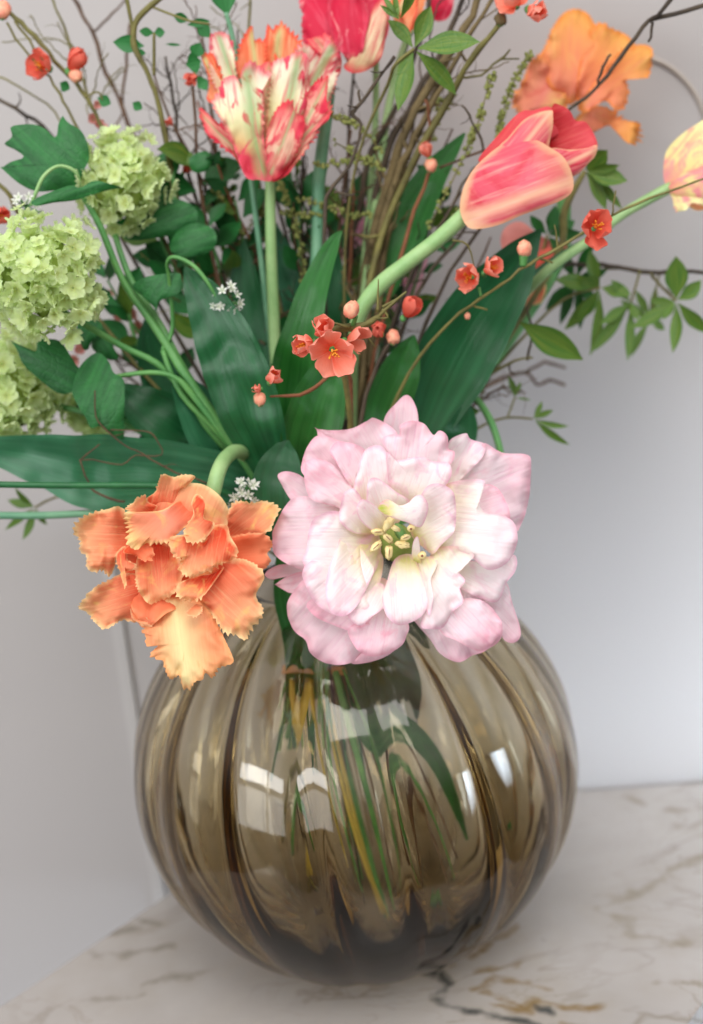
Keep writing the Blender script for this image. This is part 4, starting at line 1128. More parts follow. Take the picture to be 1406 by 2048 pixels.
# pale pink tulips deep in the bouquet
flower('tulip', 700, 470, .1, 'blurred pale pink tulip deep in the bouquet behind the brown branches', 'flower', [
    ([(655, 470), (650, 420), (690, 400), (740, 405), (765, 450), (755, 500), (700, 520), (668, 510)], (710, 540, -10), (700, 400, 0), 'palepink', 10, 8, 6, 4, 0, 3),
    ([(690, 520), (680, 470), (720, 440), (770, 460), (770, 520), (730, 560)], (720, 560, 0), (740, 440, 8), 'palepink', 10, 8, 6, 4, 0, 3),
], 0, [([(715, 530, .1, 14), (705, 700, .07, 14), (690, 950, .03, 14), *IN(670, 0, 12, 640, 1400)], 'pale')])
flower('tulip', 815, 540, .1, 'blurred pale pink tulip behind the thick pale stem right of the brown branches', 'flower', [
    ([(770, 600), (765, 540), (790, 500), (830, 480), (855, 500), (845, 560), (810, 610)], (780, 640, -10), (830, 485, 0), 'palepink', 10, 8, 6, 4, 0, 3),
    ([(760, 640), (760, 580), (800, 550), (830, 570), (800, 620)], (770, 660, 0), (815, 560, 8), 'palepink', 10, 8, 6, 4, 0, 3),
], 0, [([(780, 610, .1, 14), (750, 760, .07, 14), (710, 950, .03, 14), *IN(690, 0, 12, 700, 1400)], 'pale')])

# ------------------------------------------------------------------ snowballs
VL = 'leaves of the snowball sprays'


def spray(x, y, Y, label):
    return empty('snowball_flower', P(x, y, Y), label, 'flower', 'pale green snowball flowers on the left')


r = spray(88, 548, -.045, 'pale green snowball bloom at the left edge, nearest and sharpest of the four')
snowball(r, 84, 552, -.045, 108, 230, fs=.22)
stem(r, [(120, 620, -.03, 13), (240, 690, -.02, 13), (330, 740, -.02, 14), (420, 860, -.02, 16), (540, 1000, -.02, 18), (640, 1165, -.02, 14), (620, 1480, -.03, 12)], M['green'])
r = spray(235, 375, .01, 'pale green snowball bloom behind the large lobed leaf, upper left')
snowball(r, 240, 366, .02, 86, 150, 1.0, fs=.24)
stem(r, [(230, 470, .01, 12), (262, 560, .0, 13), (320, 650, -.01, 15), (370, 745, -.02, 18), (440, 850, -.025, 20), (540, 1000, -.025, 20), (640, 1165, -.02, 14), (600, 1450, -.04, 12)], M['green'])
r = spray(30, 770, -.0, 'pale green snowball bloom low at the left edge, under the nearest one')
snowball(r, 20, 780, 0, 100, 180, 1.0, fs=.23)
stem(r, [(110, 810, .0, 12), (250, 850, -.01, 12), (420, 940, -.01, 14), (640, 1165, -.01, 12), (600, 1400, 0, 12)], M['green'])
r = spray(175, 840, .02, 'small trailing pale green snowball cluster under the lobed leaf at lower left')
fr = Fr(170, 840, .02); R = 50 * fr.k
for (x, y) in crs([(130., 790.), (150., 822.), (168., 850.), (200., 868.), (225., 880.)], 5):
    for q in range(2):
        place(random.choice(FLO), 'floret', r, fr.w(x + random.uniform(-14, 14), y + random.uniform(-10, 10), random.uniform(-12, 12)), rand_dir() * .7 - FWD, rand_dir(), R * .5)
stem(r, [(150, 815, .022, 8), (220, 875, .02, 9), (380, 960, .01, 10), (640, 1165, .0, 10), (590, 1420, 0, 9)], M['green'])
# ------------------------------------------------------------------ green leaves of the snowball sprays


def lobed(root, Y, outline, base, tip, crop, bulge=12, cup=-14, mat='vleaf', zb=0, zt=0, center=None, ruf=5):
    x, y = cv(crop, base)
    fr = Fr(x, y, Y)
    l = patch(fr, root, 'leaf', outline, (*base, zb), (*tip, zt), M[mat], crop, bulge, cup, ruf, 4, N_=96, rings=9, center=center)
    # raised veins fan out from the leaf's base
    V, F = [], []
    b = cv(crop, base); me = l.data
    return l


r = empty('leafy_spray', P(165, 390, .0), 'tall green spray with two dark lobed leaves above the snowballs, top left', 'leaf spray')
lobed(r, .0, [(25, 810), (68, 770), (62, 715), (130, 700), (200, 702), (260, 730), (300, 770), (320, 762), (328, 700), (352, 648), (352, 648), (385, 690), (460, 740), (498, 830), (500, 900), (470, 960), (450, 1015), (400, 1050), (230, 1078), (120, 1040), (5, 945), (5, 945), (60, 910), (135, 885), (90, 845)], (440, 1030), (190, 800), 1, 18, -20, center=(330, 920))
lobed(r, -.012, [(180, 1132), (280, 1082), (400, 1042), (450, 1055), (530, 1016), (620, 1034), (692, 1056), (692, 1056), (600, 1072), (500, 1102), (420, 1127), (300, 1140), (210, 1157)], (450, 1060), (200, 1145), 1, 8, -20, zt=30)
stem(r, [(150, 372, -.002, 9), (166, 392, -.004, 12), (200, 452, -.006, 13), (245, 560, -.01, 14), (300, 640, -.015, 15), (340, 700, -.02, 18), (372, 752, -.025, 20), (440, 850, -.03, 22), (500, 935, -.03, 22), (560, 1020, -.03, 20), (645, 1165, -.02, 15), (650, 1400, -.05, 12), (720, 1760, -.05, 8)], M['green'])
stem(r, [(162, 385, -.004, 7), (152, 345, -.008, 7), (118, 332, -.01, 7), (88, 352, -.012, 8), (72, 385, -.014, 8), (62, 410, -.014, 8)], M['pale'], 'stalk')
umbel(r, 50, 412, -.014, 34, 16)
r = empty('leafy_spray', P(230, 800, -.01), 'low green spray with three lobed leaves between the two left snowballs', 'leaf spray')
lobed(r, -.03, [(60, 650), (60, 650), (150, 690), (205, 708), (205, 640), (205, 640), (260, 640), (340, 655), (400, 740), (440, 800), (500, 840), (470, 890), (400, 942), (320, 942), (200, 850), (130, 780), (95, 700)], (500, 880), (60, 650), 4, 16, -16)
lobed(r, -.034, [(440, 810), (500, 740), (560, 718), (612, 770), (640, 830), (695, 870), (700, 960), (698, 1080), (695, 1200), (660, 1195), (560, 1130), (560, 1130), (510, 1140), (480, 1080), (410, 960), (410, 900)], (640, 860), (520, 1130), 4, 14, -16)
lobed(r, -.0, [(430, 500), (500, 520), (568, 550), (575, 600), (520, 650), (495, 700), (465, 695), (440, 620)], (560, 560), (470, 690), 4, 8, -8)
lobed(r, .005, [(530, 620), (560, 560), (640, 690), (665, 750), (600, 755), (515, 690)], (560, 560), (650, 750), 4, 8, -8)
stem(r, [(470 / 2.812, 450 + 885 / 2.812, -.032, 8), (220, 755, -.03, 9), (300, 745, -.03, 10), (350, 755, -.03, 10), (385, 790, -.03, 14), (480, 915, -.03, 14), (640, 1165, -.01, 12), (680, 1420, -.03, 9)], M['green'])
r = empty('leafy_spray', P(315, 580, -.01), 'slim green spray with one broad leaf and a hooked stalk of tiny white blossoms', 'leaf spray')
lobed(r, -.015, [(745, 345), (800, 300), (870, 282), (1000, 270), (1020, 300), (1028, 350), (1000, 385), (905, 425), (882, 478), (882, 478), (850, 445), (800, 400)], (1000, 280), (870, 470), 4, 12, -12)
stem(r, [(325, 700, -.02, 10), (345, 655, -.016, 9), (338, 560, -.02, 7), (334, 525, -.024, 7), (350, 514, -.026, 8), (385, 530, -.028, 9), (412, 560, -.03, 8), (434, 596, -.03, 6)], M['green'])
stem(r, [(325, 700, -.02, 10), (365, 790, -.025, 13), (470, 905, -.025, 14), (640, 1165, -.01, 12), (640, 1420, .02, 9)], M['green'])
umbel(r, 452, 602, -.03, 34, 20)
r = empty('leafy_spray', P(320, 440, .03), 'shaded green spray with rounded leaves behind the upper snowball', 'leaf spray')
lobed(r, .03, [(700, 1300), (760, 1190), (850, 1150), (1000, 1120), (1110, 1190), (1070, 1290), (930, 1330), (730, 1352)], (1100, 1200), (700, 1340), 1, 14, -14)
lobed(r, .02, [(955, 1385), (1000, 1300), (1100, 1255), (1200, 1290), (1215, 1370), (1150, 1430), (1000, 1440)], (1200, 1330), (960, 1400), 1, 12, -10)
lobed(r, .04, [(870, 960), (890, 880), (960, 850), (1010, 930), (960, 1010), (900, 1000)], (960, 1010), (930, 850), 1, 8, -8, 'sleaf')
lobed(r, .04, [(1065, 890), (1150, 850), (1205, 890), (1160, 960), (1085, 965)], (1070, 950), (1205, 890), 1, 8, -8, 'sleaf')
lobed(r, .05, [(860, 1060), (930, 1020), (1000, 1080), (1000, 1160), (900, 1150)], (990, 1160), (870, 1050), 1, 8, -8, 'vleaf')
stem(r, [(345, 340, .04, 8), (352, 420, .035, 9), (370, 520, .03, 10), (430, 700, .02, 12), (540, 960, .0, 14), (645, 1165, 0, 12), (700, 1400, .02, 10)], M['green'])
r = empty('leafy_spray', P(240, 660, .05), 'blurred green spray with small round leaves behind the middle snowball stems', 'leaf spray')
for (a, b, c, d, w) in ((200, 640, 262, 690, 52), (205, 610, 255, 625, 34), (240, 690, 290, 715, 40), (265, 560, 300, 600, 40), (280, 735, 330, 715, 30), (290, 480, 340, 530, 44)):
    leaflet(r, c, d, a, b, .05, w, 'vleaf', name='leaf')
stem(r, [(255, 600, .05, 8), (280, 700, .045, 8), (400, 900, .02, 9), (640, 1165, .01, 9), (670, 1400, .04, 8)], M['green'])

# ------------------------------------------------------------------ tulip leaves
TG = 'broad tulip leaves in the bouquet'


def tleaf(label, spine, mat='tleaf', tilt=20, cup=.22, wave=.12):
    x, y, Y, w = spine[0]
    r = empty('tulip_leaf', P(x, y, Y), label, 'leaf', TG)
    strap(r, 'blade', spine, M[mat], tilt, cup, wave, n=8, m=13)
    lx, ly, lY, lw = spine[0]
    if ly < 1150: stem(r, [(lx, ly, lY, min(14, lw * .3)), ((lx + 655) / 2, (ly + 1165) / 2, lY * .6, 12), (655 + (lx - 655) * .1, 1165, 0, 10), (655 + (lx - 655) * .3, 1300, 0, 9)], M['green'], 'leaf_stalk')
    return r


tleaf('wide blue green leaf rising left of the middle, right of the tiny white blossoms', [(560, 1010, -.03, 30), (540, 930, -.035, 70), (512, 850, -.04, 118), (482, 760, -.04, 130), (450, 680, -.035, 116), (412, 600, -.03, 80), (385, 560, -.025, 40), (370, 535, -.02, 6)], tilt=14, wave=.2)
tleaf('pale grey green leaf between the snowball stem and the wide middle leaf', [(520, 1000, -.02, 40), (470, 950, -.02, 80), (425, 880, -.02, 96), (388, 810, -.02, 80), (358, 765, -.02, 40), (345, 748, -.02, 5)], 'tleaf_pale', tilt=-20)
tleaf('long pale leaf stretching flat to the left edge of the picture', [(520, 980, -.02, 60), (430, 952, -.03, 110), (320, 945, -.035, 136), (210, 940, -.035, 150), (120, 925, -.035, 122), (40, 908, -.03, 80), (-50, 890, -.03, 40)], 'tleaf_pale', tilt=20, wave=.25)
tleaf('dark leaf slanting up left above the long pale one', [(520, 1000, -.01, 50), (440, 930, -.015, 100), (360, 870, -.015, 120), (290, 820, -.015, 90), (245, 785, -.015, 40), (230, 775, -.015, 6)], tilt=-25)
tleaf('bright green pointed leaf curving up right of the parrot tulip stem', [(590, 930, .0, 60), (588, 820, -.01, 96), (598, 720, -.015, 92), (616, 630, -.015, 70), (640, 550, -.012, 50), (668, 485, -.01, 26), (684, 462, -.01, 4)], 'tleaf_lime', tilt=25)
tleaf('rounded leaf just above the pink flower, left of the brown branches', [(610, 990, -.03, 60), (612, 900, -.035, 110), (630, 820, -.035, 112), (655, 750, -.03, 80), (680, 700, -.03, 30), (686, 690, -.03, 5)], 'tleaf_lime', tilt=-18)
tleaf('short leaf behind the point where the two front flowers meet', [(590, 1100, -.06, 60), (565, 1020, -.06, 110), (560, 950, -.055, 100), (570, 900, -.05, 50), (576, 880, -.05, 6)], tilt=10)
tleaf('broad dark leaf slanting up right under the rose tulip', [(800, 960, .0, 60), (850, 850, .0, 100), (890, 750, .0, 150), (945, 650, .0, 150), (1000, 570, .0, 120), (1045, 505, .0, 66), (1083, 458, .0, 4)], tilt=-15, wave=.1)
tleaf('dark leaf standing behind the brown branches, left of the rose tulip', [(760, 600, .04, 40), (790, 520, .045, 76), (825, 430, .05, 84), (862, 360, .05, 62), (905, 300, .05, 30), (930, 266, .05, 4)], 'tleaf_lime', tilt=20)
tleaf('small dark leaf behind the coral blossoms in the middle', [(760, 900, -.01, 60), (770, 820, -.01, 90), (795, 750, -.01, 84), (815, 700, -.01, 50), (828, 670, -.01, 5)], 'tleaf_lime', tilt=-20)
tleaf('leaf rising behind the top of the pink flower, right side', [(800, 940, .02, 50), (850, 850, .02, 80), (870, 780, .02, 84), (885, 710, .02, 50), (890, 680, .02, 5)], tilt=15)
tleaf('narrow grey green leaf slanting up right behind the broad dark one', [(960, 700, .03, 18), (1020, 600, .03, 26), (1085, 545, .03, 28), (1140, 505, .03, 22), (1176, 476, .03, 4)], 'tleaf_pale', tilt=10)
tleaf('grey green blurred leaf right of the parrot tulip stem', [(620, 820, .05, 40), (610, 700, .05, 60), (585, 580, .055, 56), (560, 500, .06, 40), (545, 440, .06, 6)], 'tleaf_pale', tilt=-20)
tleaf('dark leaf deep in the middle behind the parrot tulip stem', [(560, 900, .03, 60), (520, 780, .035, 90), (500, 660, .04, 90), (490, 560, .045, 60), (488, 480, .05, 6)], tilt=20)
tleaf('deep green leaf behind the bright pointed one', [(660, 900, .03, 60), (670, 760, .04, 90), (660, 640, .045, 90), (655, 540, .05, 60), (665, 470, .05, 6)], tilt=-20)
tleaf('dark leaf beside the low snowball stem at lower left', [(480, 960, .02, 50), (400, 860, .02, 90), (340, 800, .025, 90), (300, 700, .03, 60), (290, 640, .03, 6)], tilt=-20)
tleaf('leaf tucked behind the right side of the pink flower', [(860, 1000, .0, 50), (905, 900, .0, 70), (925, 850, .0, 60), (935, 800, .0, 6)], tilt=-20)
tleaf('dark leaf crossing low behind the wide middle leaf', [(600, 1000, .01, 60), (580, 900, .02, 100), (590, 780, .03, 100), (610, 680, .035, 60), (620, 600, .04, 6)], tilt=30)
tleaf('short dark leaf behind the orange flower stem', [(620, 1080, .0, 60), (540, 1000, -.0, 100), (470, 930, .0, 100), (430, 860, .0, 50), (420, 840, .0, 6)], tilt=-10)
tleaf('large leaf folded down inside the vase, right of the bound stems', [(690, 1330, -.02, 20), (712, 1400, -.045, 50), (760, 1455, -.06, 62), (820, 1480, -.06, 60), (870, 1530, -.05, 42), (905, 1600, -.04, 26), (935, 1680, -.03, 6)], 'tleaf_lime', tilt=-10, wave=.2)
tleaf('dark green leaf pressed against the inside of the vase shoulder', [(660, 1165, .0, 90), (735, 1230, -.03, 150), (765, 1310, -.04, 150), (785, 1390, -.05, 120), (800, 1440, -.05, 70), (805, 1470, -.05, 10)], 'tleaf_dark', tilt=10)
tleaf('narrow leaf going down through the neck into the vase, left of the bound stems', [(590, 1060, -.06, 60), (575, 1180, -.06, 56), (590, 1260, -.06, 54), (597, 1330, -.06, 40), (603, 1400, -.05, 20)], 'tleaf_lime', tilt=0)

# stems running off the left edge
r = empty('flower_stem', P(160, 970, -.05), 'dark green stem running level off the left edge across the long pale leaf', 'stem')
stem(r, [(-60, 968, -.07, 13), (120, 971, -.065, 13), (320, 972, -.055, 13), (450, 985, -.045, 13), (560, 1060, -.03, 12), (640, 1165, -.01, 12), (690, 1500, -.03, 10)], M['dgreen'])
r = empty('flower_stem', P(100, 1030, -.03), 'pale blue green stem running level off the left edge under the dark one', 'stem')
stem(r, [(-60, 1030, -.04, 15), (80, 1031, -.04, 15), (260, 1026, -.035, 14), (450, 1050, -.03, 13), (560, 1100, -.02, 12), (640, 1165, -.01, 12), (640, 1500, .0, 10)], M['bgreen'])
r = empty('flower_stem', P(750, 200, .09), 'slim pale stem standing behind the crimson tulip', 'stem')
stem(r, [(752, 100, .09, 13), (750, 260, .09, 13), (735, 450, .07, 13), (700, 800, .03, 13), (680, 1000, .0, 13), (665, 1165, .0, 12), (660, 1500, .02, 10)], M['pale'])
r = empty('flower_stem', P(455, 20, .05), 'dark leaf tip on a slim stem at the top edge, left of the crimson tulip', 'stem')
leaflet(r, 455, 32, 440, -50, .05, 52, 'sleaf', name='leaf', tilt=0)
stem(r, [(452, 25, .05, 9), (466, 80, .05, 11), (480, 180, .045, 11), (520, 500, .03, 12), (560, 800, .02, 12), (650, 1165, .0, 12), (640, 1450, .03, 10)], M['bgreen'])

# ------------------------------------------------------------------ akebia-like leaf sprigs


def sprig(label, cx, cy, Y, tips, stempts=None, w=30, mat='aleaf', extra=()):
    r = empty('leaf_sprig', P(cx, cy, Y), label, 'leaf sprig', 'sprigs of slim green leaflets')
    for t in tips:
        tx, ty = t[0], t[1]; ww = t[2] if len(t) > 2 else w
        leaflet(r, cx + (tx - cx) * .06, cy + (ty - cy) * .06, tx, ty, Y, ww * .82, mat, bend=random.uniform(-.12, .12), Y1=Y - random.uniform(-.008, .012))
    if stempts: stem(r, [(a, b, c, ww) for a, b, c, ww in stempts], M['olive' if len(stempts[0]) > 3 else 'green'], 'stalk', 7)
    return r


sprig('bright five fingered leaf sprig at the top, right of the crimson tulip', 828, 98, -.0, [(796, 222, 42), (912, 190, 40), (960, 84, 54), (862, 12, 46), (775, 40, 34), (794, 150, 30)], [(828, 98, .0, 7), (790, 130, .0, 7), (775, 170, .01, 7), (720, 300, .02, 6), (690, 500, .03, 6), (690, 900, .02, 6), (670, 1165, 0, 6)])
sprig('upturned narrow leaflets at the very top over the crimson tulip', 800, 40, -.01, [(765, -10, 14), (790, -20, 14), (835, -30, 16), (815, -30, 12), (760, 10, 14)])
sprig('soft green leaflets hanging behind the rose tulip on its right', 1170, 342, .05, [(1255, 362, 46), (1215, 300, 50), (1212, 420, 30), (1244, 418, 26), (1240, 330, 24)], [(1170, 342, .05, 10), (1130, 420, .05, 16), (1120, 500, .05, 14), (1040, 640, .04, 12), (900, 850, .02, 10), (690, 1165, .0, 8)])
sprig('narrow leaflets below the far scarlet tulip, middle of the right side', 1200, 575, .07, [(1128, 660, 34), (1180, 712, 26), (1110, 560, 40), (1262, 590, 36), (1180, 500, 34), (1160, 560, 40), (1150, 640, 30)], [(1200, 575, .07, 6), (1100, 620, .06, 6), (900, 850, .03, 7), (690, 1165, .0, 7)])
sprig('drooping leaflets halfway along the dark twig on the right', 1262, 605, .07, [(1178, 708, 30), (1255, 722, 24), (1222, 560, 26), (1276, 640, 24), (1200, 650, 26)], [(1262, 605, .07, 5), (1275, 560, .07, 5), (1280, 540, .07, 5)])
sprig('star of leaflets near the right edge, one leaf pointing up', 1352, 602, .06, [(1352, 512, 56), (1345, 706, 30), (1262, 656, 34), (1420, 668, 34), (1402, 560, 36), (1325, 640, 18), (1300, 600, 24)], [(1352, 602, .06, 6), (1320, 570, .065, 6), (1300, 545, .07, 6)])
sprig('single wide leaf tipped downward right of the broad dark tulip leaf', 1032, 640, .01, [(1166, 720, 66)], [(1032, 640, .01, 5), (1000, 630, .01, 5), (960, 660, .01, 5), (800, 900, .01, 5), (680, 1165, .0, 5)])
sprig('small sprig of four slim leaflets alone against the wall, right', 1066, 838, .03, [(1084, 802, 14), (1107, 820, 15), (1138, 852, 15), (1140, 890, 18)], [(1066, 838, .03, 4), (1010, 836, .03, 5), (950, 860, .02, 6), (850, 930, .01, 6), (680, 1165, .0, 6)])
sprig('tiny folded leaflets on the thin twig right of the pink flower', 1030, 795, .03, [(1016, 752, 16), (1042, 764, 12), (1062, 800, 6)], [(1030, 795, .03, 4), (1015, 835, .03, 4)])
sprig('blurred yellow green leaflets under the two level stems at far left', 70, 1015, .03, [(15, 1000, 22), (10, 1060, 18), (45, 1080, 20), (95, 1050, 14), (30, 975, 14)], [(70, 1015, .03, 5), (130, 990, .03, 5), (300, 970, .02, 6), (640, 1165, .0, 6)])
sprig('dark narrow leaves above the right shoulder of the pink flower', 925, 810, .02, [(935, 890, 34), (905, 880, 30), (890, 830, 26)], [(925, 810, .02, 8), (870, 850, .02, 8), (680, 1165, .0, 8)], mat='tleaf')
r = empty('leaf_sprig', P(960, 800, .01), 'thick green bending stalk right of the pink flower, going down behind it', 'leaf sprig', 'sprigs of slim green leaflets')
stem(r, [(900, 765, .01, 12), (945, 790, .01, 14), (980, 840, .01, 15), (1000, 900, .0, 14), (1010, 960, .0, 12)], M['green'])
stem(r, [(900, 765, .01, 12), (820, 850, .01, 12), (690, 1165, 0, 10)], M['green'])
r = empty('leaf_sprig', P(480, 990, -.08), 'pale green tuft of tiny flowers tucked between the orange and pink flowers', 'flower sprig')
umbel(r, 488, 990, -.085, 36, 22)
stem(r, [(490, 1005, -.085, 8), (560, 1060, -.05, 8), (640, 1165, -.02, 8), (650, 1300, -.02, 7)], M['green'])

# ------------------------------------------------------------------ vine of small round leaves, top left
r = empty('leafy_vine', P(300, 200, .04), 'tall olive vine with small rounded leaves at the top left', 'vine')
stem(r, [(330, -10, .04, 10), (298, 14, .04, 12), (272, 45, .04, 12), (268, 90, .04, 12), (292, 140, .04, 10), (312, 190, .04, 10), (328, 260, .04, 11), (342, 340, .04, 12), (352, 400, .04, 12), (390, 520, .04, 11), (450, 700, .03, 12), (560, 950, .01, 12), (650, 1165, .0, 10), (640, 1400, .03, 8)], M['olive'], wob=.25)
stem(r, [(252, -10, .04, 9), (262, 40, .04, 8), (270, 80, .04, 8)], M['olive'])
stem(r, [(308, 150, .04, 7), (308, 110, .038, 7), (308, 66, .036, 6)], M['olive'], 'stalk')
stem(r, [(300, 12, .04, 5), (340, 28, .038, 5), (380, 42, .036, 5), (420, 48, .035, 4)], M['olive'], 'stalk')
for a in ((288, 92, 226, 84, 34), (270, 100, 292, 108, 12), (308, 66, 278, 62, 18), (308, 66, 330, 64, 20), (345, 30, 378, 40, 20), (395, 45, 420, 75, 26), (195, 195, 222, 208, 24), (265, 205, 285, 218, 20), (400, 85, 388, 115, 30), (372, 130, 402, 122, 40), (395, 175, 415, 160, 30), (330, 88, 362, 90, 6), (375, 50, 420, 42, 18)):
    leaflet(r, a[0], a[1], a[2], a[3], .04, a[4], 'sleaf', name='leaf', tilt=random.uniform(-15, 15))
stem(r, [(170, 195, .04, 4), (195, 184, .04, 4), (205, 200, .04, 4)], M['olive'], 'stalk')

# ------------------------------------------------------------------ quince branches with coral blossoms
QB = 'thorny twigs of coral quince blossom'


def qroot(x, y, Y, label):
    return empty('blossom_branch', P(x, y, Y), label, 'branch', QB)


r = qroot(700, 660, -.085, 'thorny twig with the large open coral blossom and round bud in the middle')
twigs(r, [(812, 584, -.09, 5), (770, 620, -.088, 8), (730, 650, -.085, 14), (690, 655, -.085, 18), (660, 670, -.08, 10), (690, 760, -.07, 12), (700, 900, -.05, 12), (680, 1165, -.01, 10)], 'olive', 'stem', kink=1)
for pts in ([(700, 655), (665, 645), (634, 635)], [(755, 625), (756, 590), (757, 558)], [(722, 655), (735, 675), (748, 690), (763, 702)], [(765, 618), (776, 635), (748, 636)], [(765, 615), (790, 600), (812, 586)]):
    q = [(a, b, -.088, 7 - 2.6 * i) for i, (a, b) in enumerate(pts)]
    twigs(r, q, 'olive', 'thorn', kink=.5)
blossom(r, 664, 698, -.102, 46, (.15, -.4, .9), 5, .25)
blossom(r, 648, 672, -.092, 36, (-.1, .5, .8), 5, .9, stam=False)
blossom(r, 624, 686, -.098, 34, (-.7, -.2, .6), 5, .95)
blossom(r, 695, 682, -.09, 34, (.7, .1, .4), 4, .7, stam=False)
bud(r, 703, 619, -.092, 16, ang=.3)
stem(r, [(712, 632, -.09, 9), (706, 650, -.087, 10)], M['green'], 'stalk')
r = qroot(540, 775, -.07, 'low twig tipped with a small coral cluster and bud, left of the pink flower')
twigs(r, [(540, 793, -.07, 4), (600, 790, -.068, 7), (640, 765, -.066, 8), (672, 742, -.065, 9), (700, 760, -.06, 9), (700, 950, -.03, 10), (670, 1165, -.01, 9)], 'rust', 'stem', kink=1.5)
blossom(r, 542, 762, -.075, 30, (.3, .3, .8), 5, 1.1)
blossom(r, 520, 778, -.075, 18, (-.5, 0, .8), 4, 1.2, stam=False)
bud(r, 520, 798, -.075, 13)
r = qroot(795, 660, -.04, 'twig with a dull coral cluster beside the thick pale stem')
twigs(r, [(820, 625, -.035, 5), (800, 660, -.03, 6), (760, 720, -.03, 8), (720, 850, -.03, 9), (670, 1165, -.01, 8)], 'dbrown', 'stem')
blossom(r, 762, 668, -.042, 26, (-.2, .2, .9), 5, 1.1, pets=CPET2)
blossom(r, 810, 632, -.042, 30, (.5, .6, .4), 5, .8, pets=CPET2)
bud(r, 786, 674, -.044, 14)
r = qroot(1000, 560, -.04, 'long slanting twig crossing the broad right leaf, with pale coral buds along it')
twigs(r, [(1420, 355, -.03, 4.3), (1330, 385, -.032, 5.0), (1245, 420, -.034, 5.8), (1190, 452, -.036, 6.5), (1120, 495, -.038, 6.5), (1060, 528, -.04, 6.5), (1000, 570, -.04, 6.5), (940, 612, -.038, 6.5), (880, 665, -.035, 6.5), (820, 745, -.03, 7.2), (750, 900, -.02, 7.2), (680, 1165, -.0, 9)], 'olive', 'stem', kink=2)
bud(r, 1049, 497, -.04, 15, mat=M['bud']); stem(r, [(1048, 510, -.04, 20), (1046, 532, -.04, 14)], M['green'], 'calyx')
blossom(r, 945, 555, -.042, 34, (-.5, -.1, .8), 5, .7)
blossom(r, 972, 545, -.042, 30, (.5, .4, .6), 5, .9)
stem(r, [(958, 575, -.04, 5.8), (962, 592, -.04, 5.8)], M['green'], 'calyx')
bud(r, 935, 632, -.036, 6.5)
blossom(r, 1187, 458, -.05, 38, (.1, 0, 1), 5, .45, pets=CPET2)
for pts in ([(1225, 430), (1228, 400), (1232, 380)], [(1115, 498), (1112, 470), (1110, 450)], [(1080, 518), (1105, 525)], [(945, 610), (975, 620)], [(905, 480), (935, 490), (950, 540)]):
    twigs(r, [(a, b, -.036, 5 - i * 1.2) for i, (a, b) in enumerate(pts)], 'olive', 'thorn', kink=1)
r = qroot(1020, 30, .02, 'twig reaching the top edge with a bright coral blossom and grey bud')
twigs(r, [(1002, 44, .02, 12), (960, 95, .022, 13), (915, 165, .025, 14), (880, 230, .028, 15), (840, 300, .03, 15), (790, 400, .035, 14), (750, 520, .03, 14), (710, 750, .01, 14), (680, 1165, .0, 12), (670, 1500, .02, 10)], 'olive', 'stem', kink=2, side=3)
blossom(r, 1060, 22, .015, 36, (.4, -.3, .8), 5, .9); blossom(r, 1030, 10, .018, 34, (-.3, .2, .8), 5, .6)
bud(r, 1001, 38, .02, 13, mat=M['bark'])
r = qroot(860, 310, .03, 'short twig with one coral blossom in front of the leaf left of the rose tulip')
blossom(r, 857, 312, .028, 26, (-.3, .5, .6), 5, 1.2, stam=False); bud(r, 862, 330, .028, 13)
twigs(r, [(857, 290, .03, 5), (862, 250, .03, 6), (850, 200, .03, 6)], 'rust', 'stem')
twigs(r, [(866, 335, .03, 6), (830, 420, .03, 8), (750, 700, .02, 8), (680, 1165, .0, 8)], 'rust', 'stem')
r = qroot(120, 150, .05, 'olive twig in the top left corner carrying a blurred coral blossom')
twigs(r, [(0, 10, .05, 7), (30, 36, .05, 9), (70, 72, .05, 9), (110, 120, .05, 9), (150, 165, .05, 9), (185, 215, .05, 8), (212, 270, .05, 8), (300, 420, .05, 8), (450, 750, .03, 9), (640, 1165, .0, 9)], 'olive', 'stem', kink=2)
twigs(r, [(12, 45, .05, 5), (45, 95, .05, 5), (85, 140, .05, 5), (120, 190, .05, 6), (150, 245, .05, 6), (260, 450, .05, 6)], 'olive')
twigs(r, [(30, 40, .05, 5), (70, 100, .05, 5), (90, 130, .05, 4)], 'olive')
blossom(r, 95, 138, .05, 34, (-.4, 0, .6), 5, .5, pets=CPET2); blossom(r, 140, 138, .048, 32, (.5, .5, .4), 5, .8, pets=CPET2); bud(r, 152, 150, .046, 14, mat=M['red_bud'] if 'red_bud' in M else M['bud'])
bud(r, 5, 20, .05, 17)
leaflet(r, 120, 165, 140, 178, .05, 22, 'sleaf', name='leaf')
r = qroot(390, 155, .05, 'dark twig left of the flamed parrot tulip with a blurred round coral bud')
blossom(r, 390, 155, .05, 24, (-.2, -.3, .7), 5, 1.2, pets=CPET2, stam=False)
twigs(r, [(385, 170, .05, 5), (395, 300, .05, 7), (420, 500, .04, 8), (520, 800, .02, 8), (645, 1165, .0, 8)], 'brown', 'stem', side=5)
blossom(r, 338, 248, .05, 18, (0, 0, 1), 4, 1.1, pets=CPET2, stam=False)
blossom(r, 330, 352, .05, 22, (0, 0, 1), 4, 1.0, pets=CPET2, stam=False); blossom(r, 368, 345, .05, 20, (0.5, .5, .5), 4, 1.0, pets=CPET2, stam=False)
r = qroot(0, 435, .03, 'brown twig at the left edge with a red blossom above the nearest snowball')
blossom(r, 2, 438, .03, 30, (0.2, 0, 1), 5, .7, pets=CPET2)
twigs(r, [(-10, 362, .03, 9), (20, 395, .03, 8), (45, 440, .03, 7), (200, 640, .03, 7), (420, 900, .01, 7), (640, 1165, .0, 7)], 'olive', 'stem')
r = empty('blossom_branch', P(265, 640, .07), 'blurred small pink blossoms between the snowball stems', 'branch')
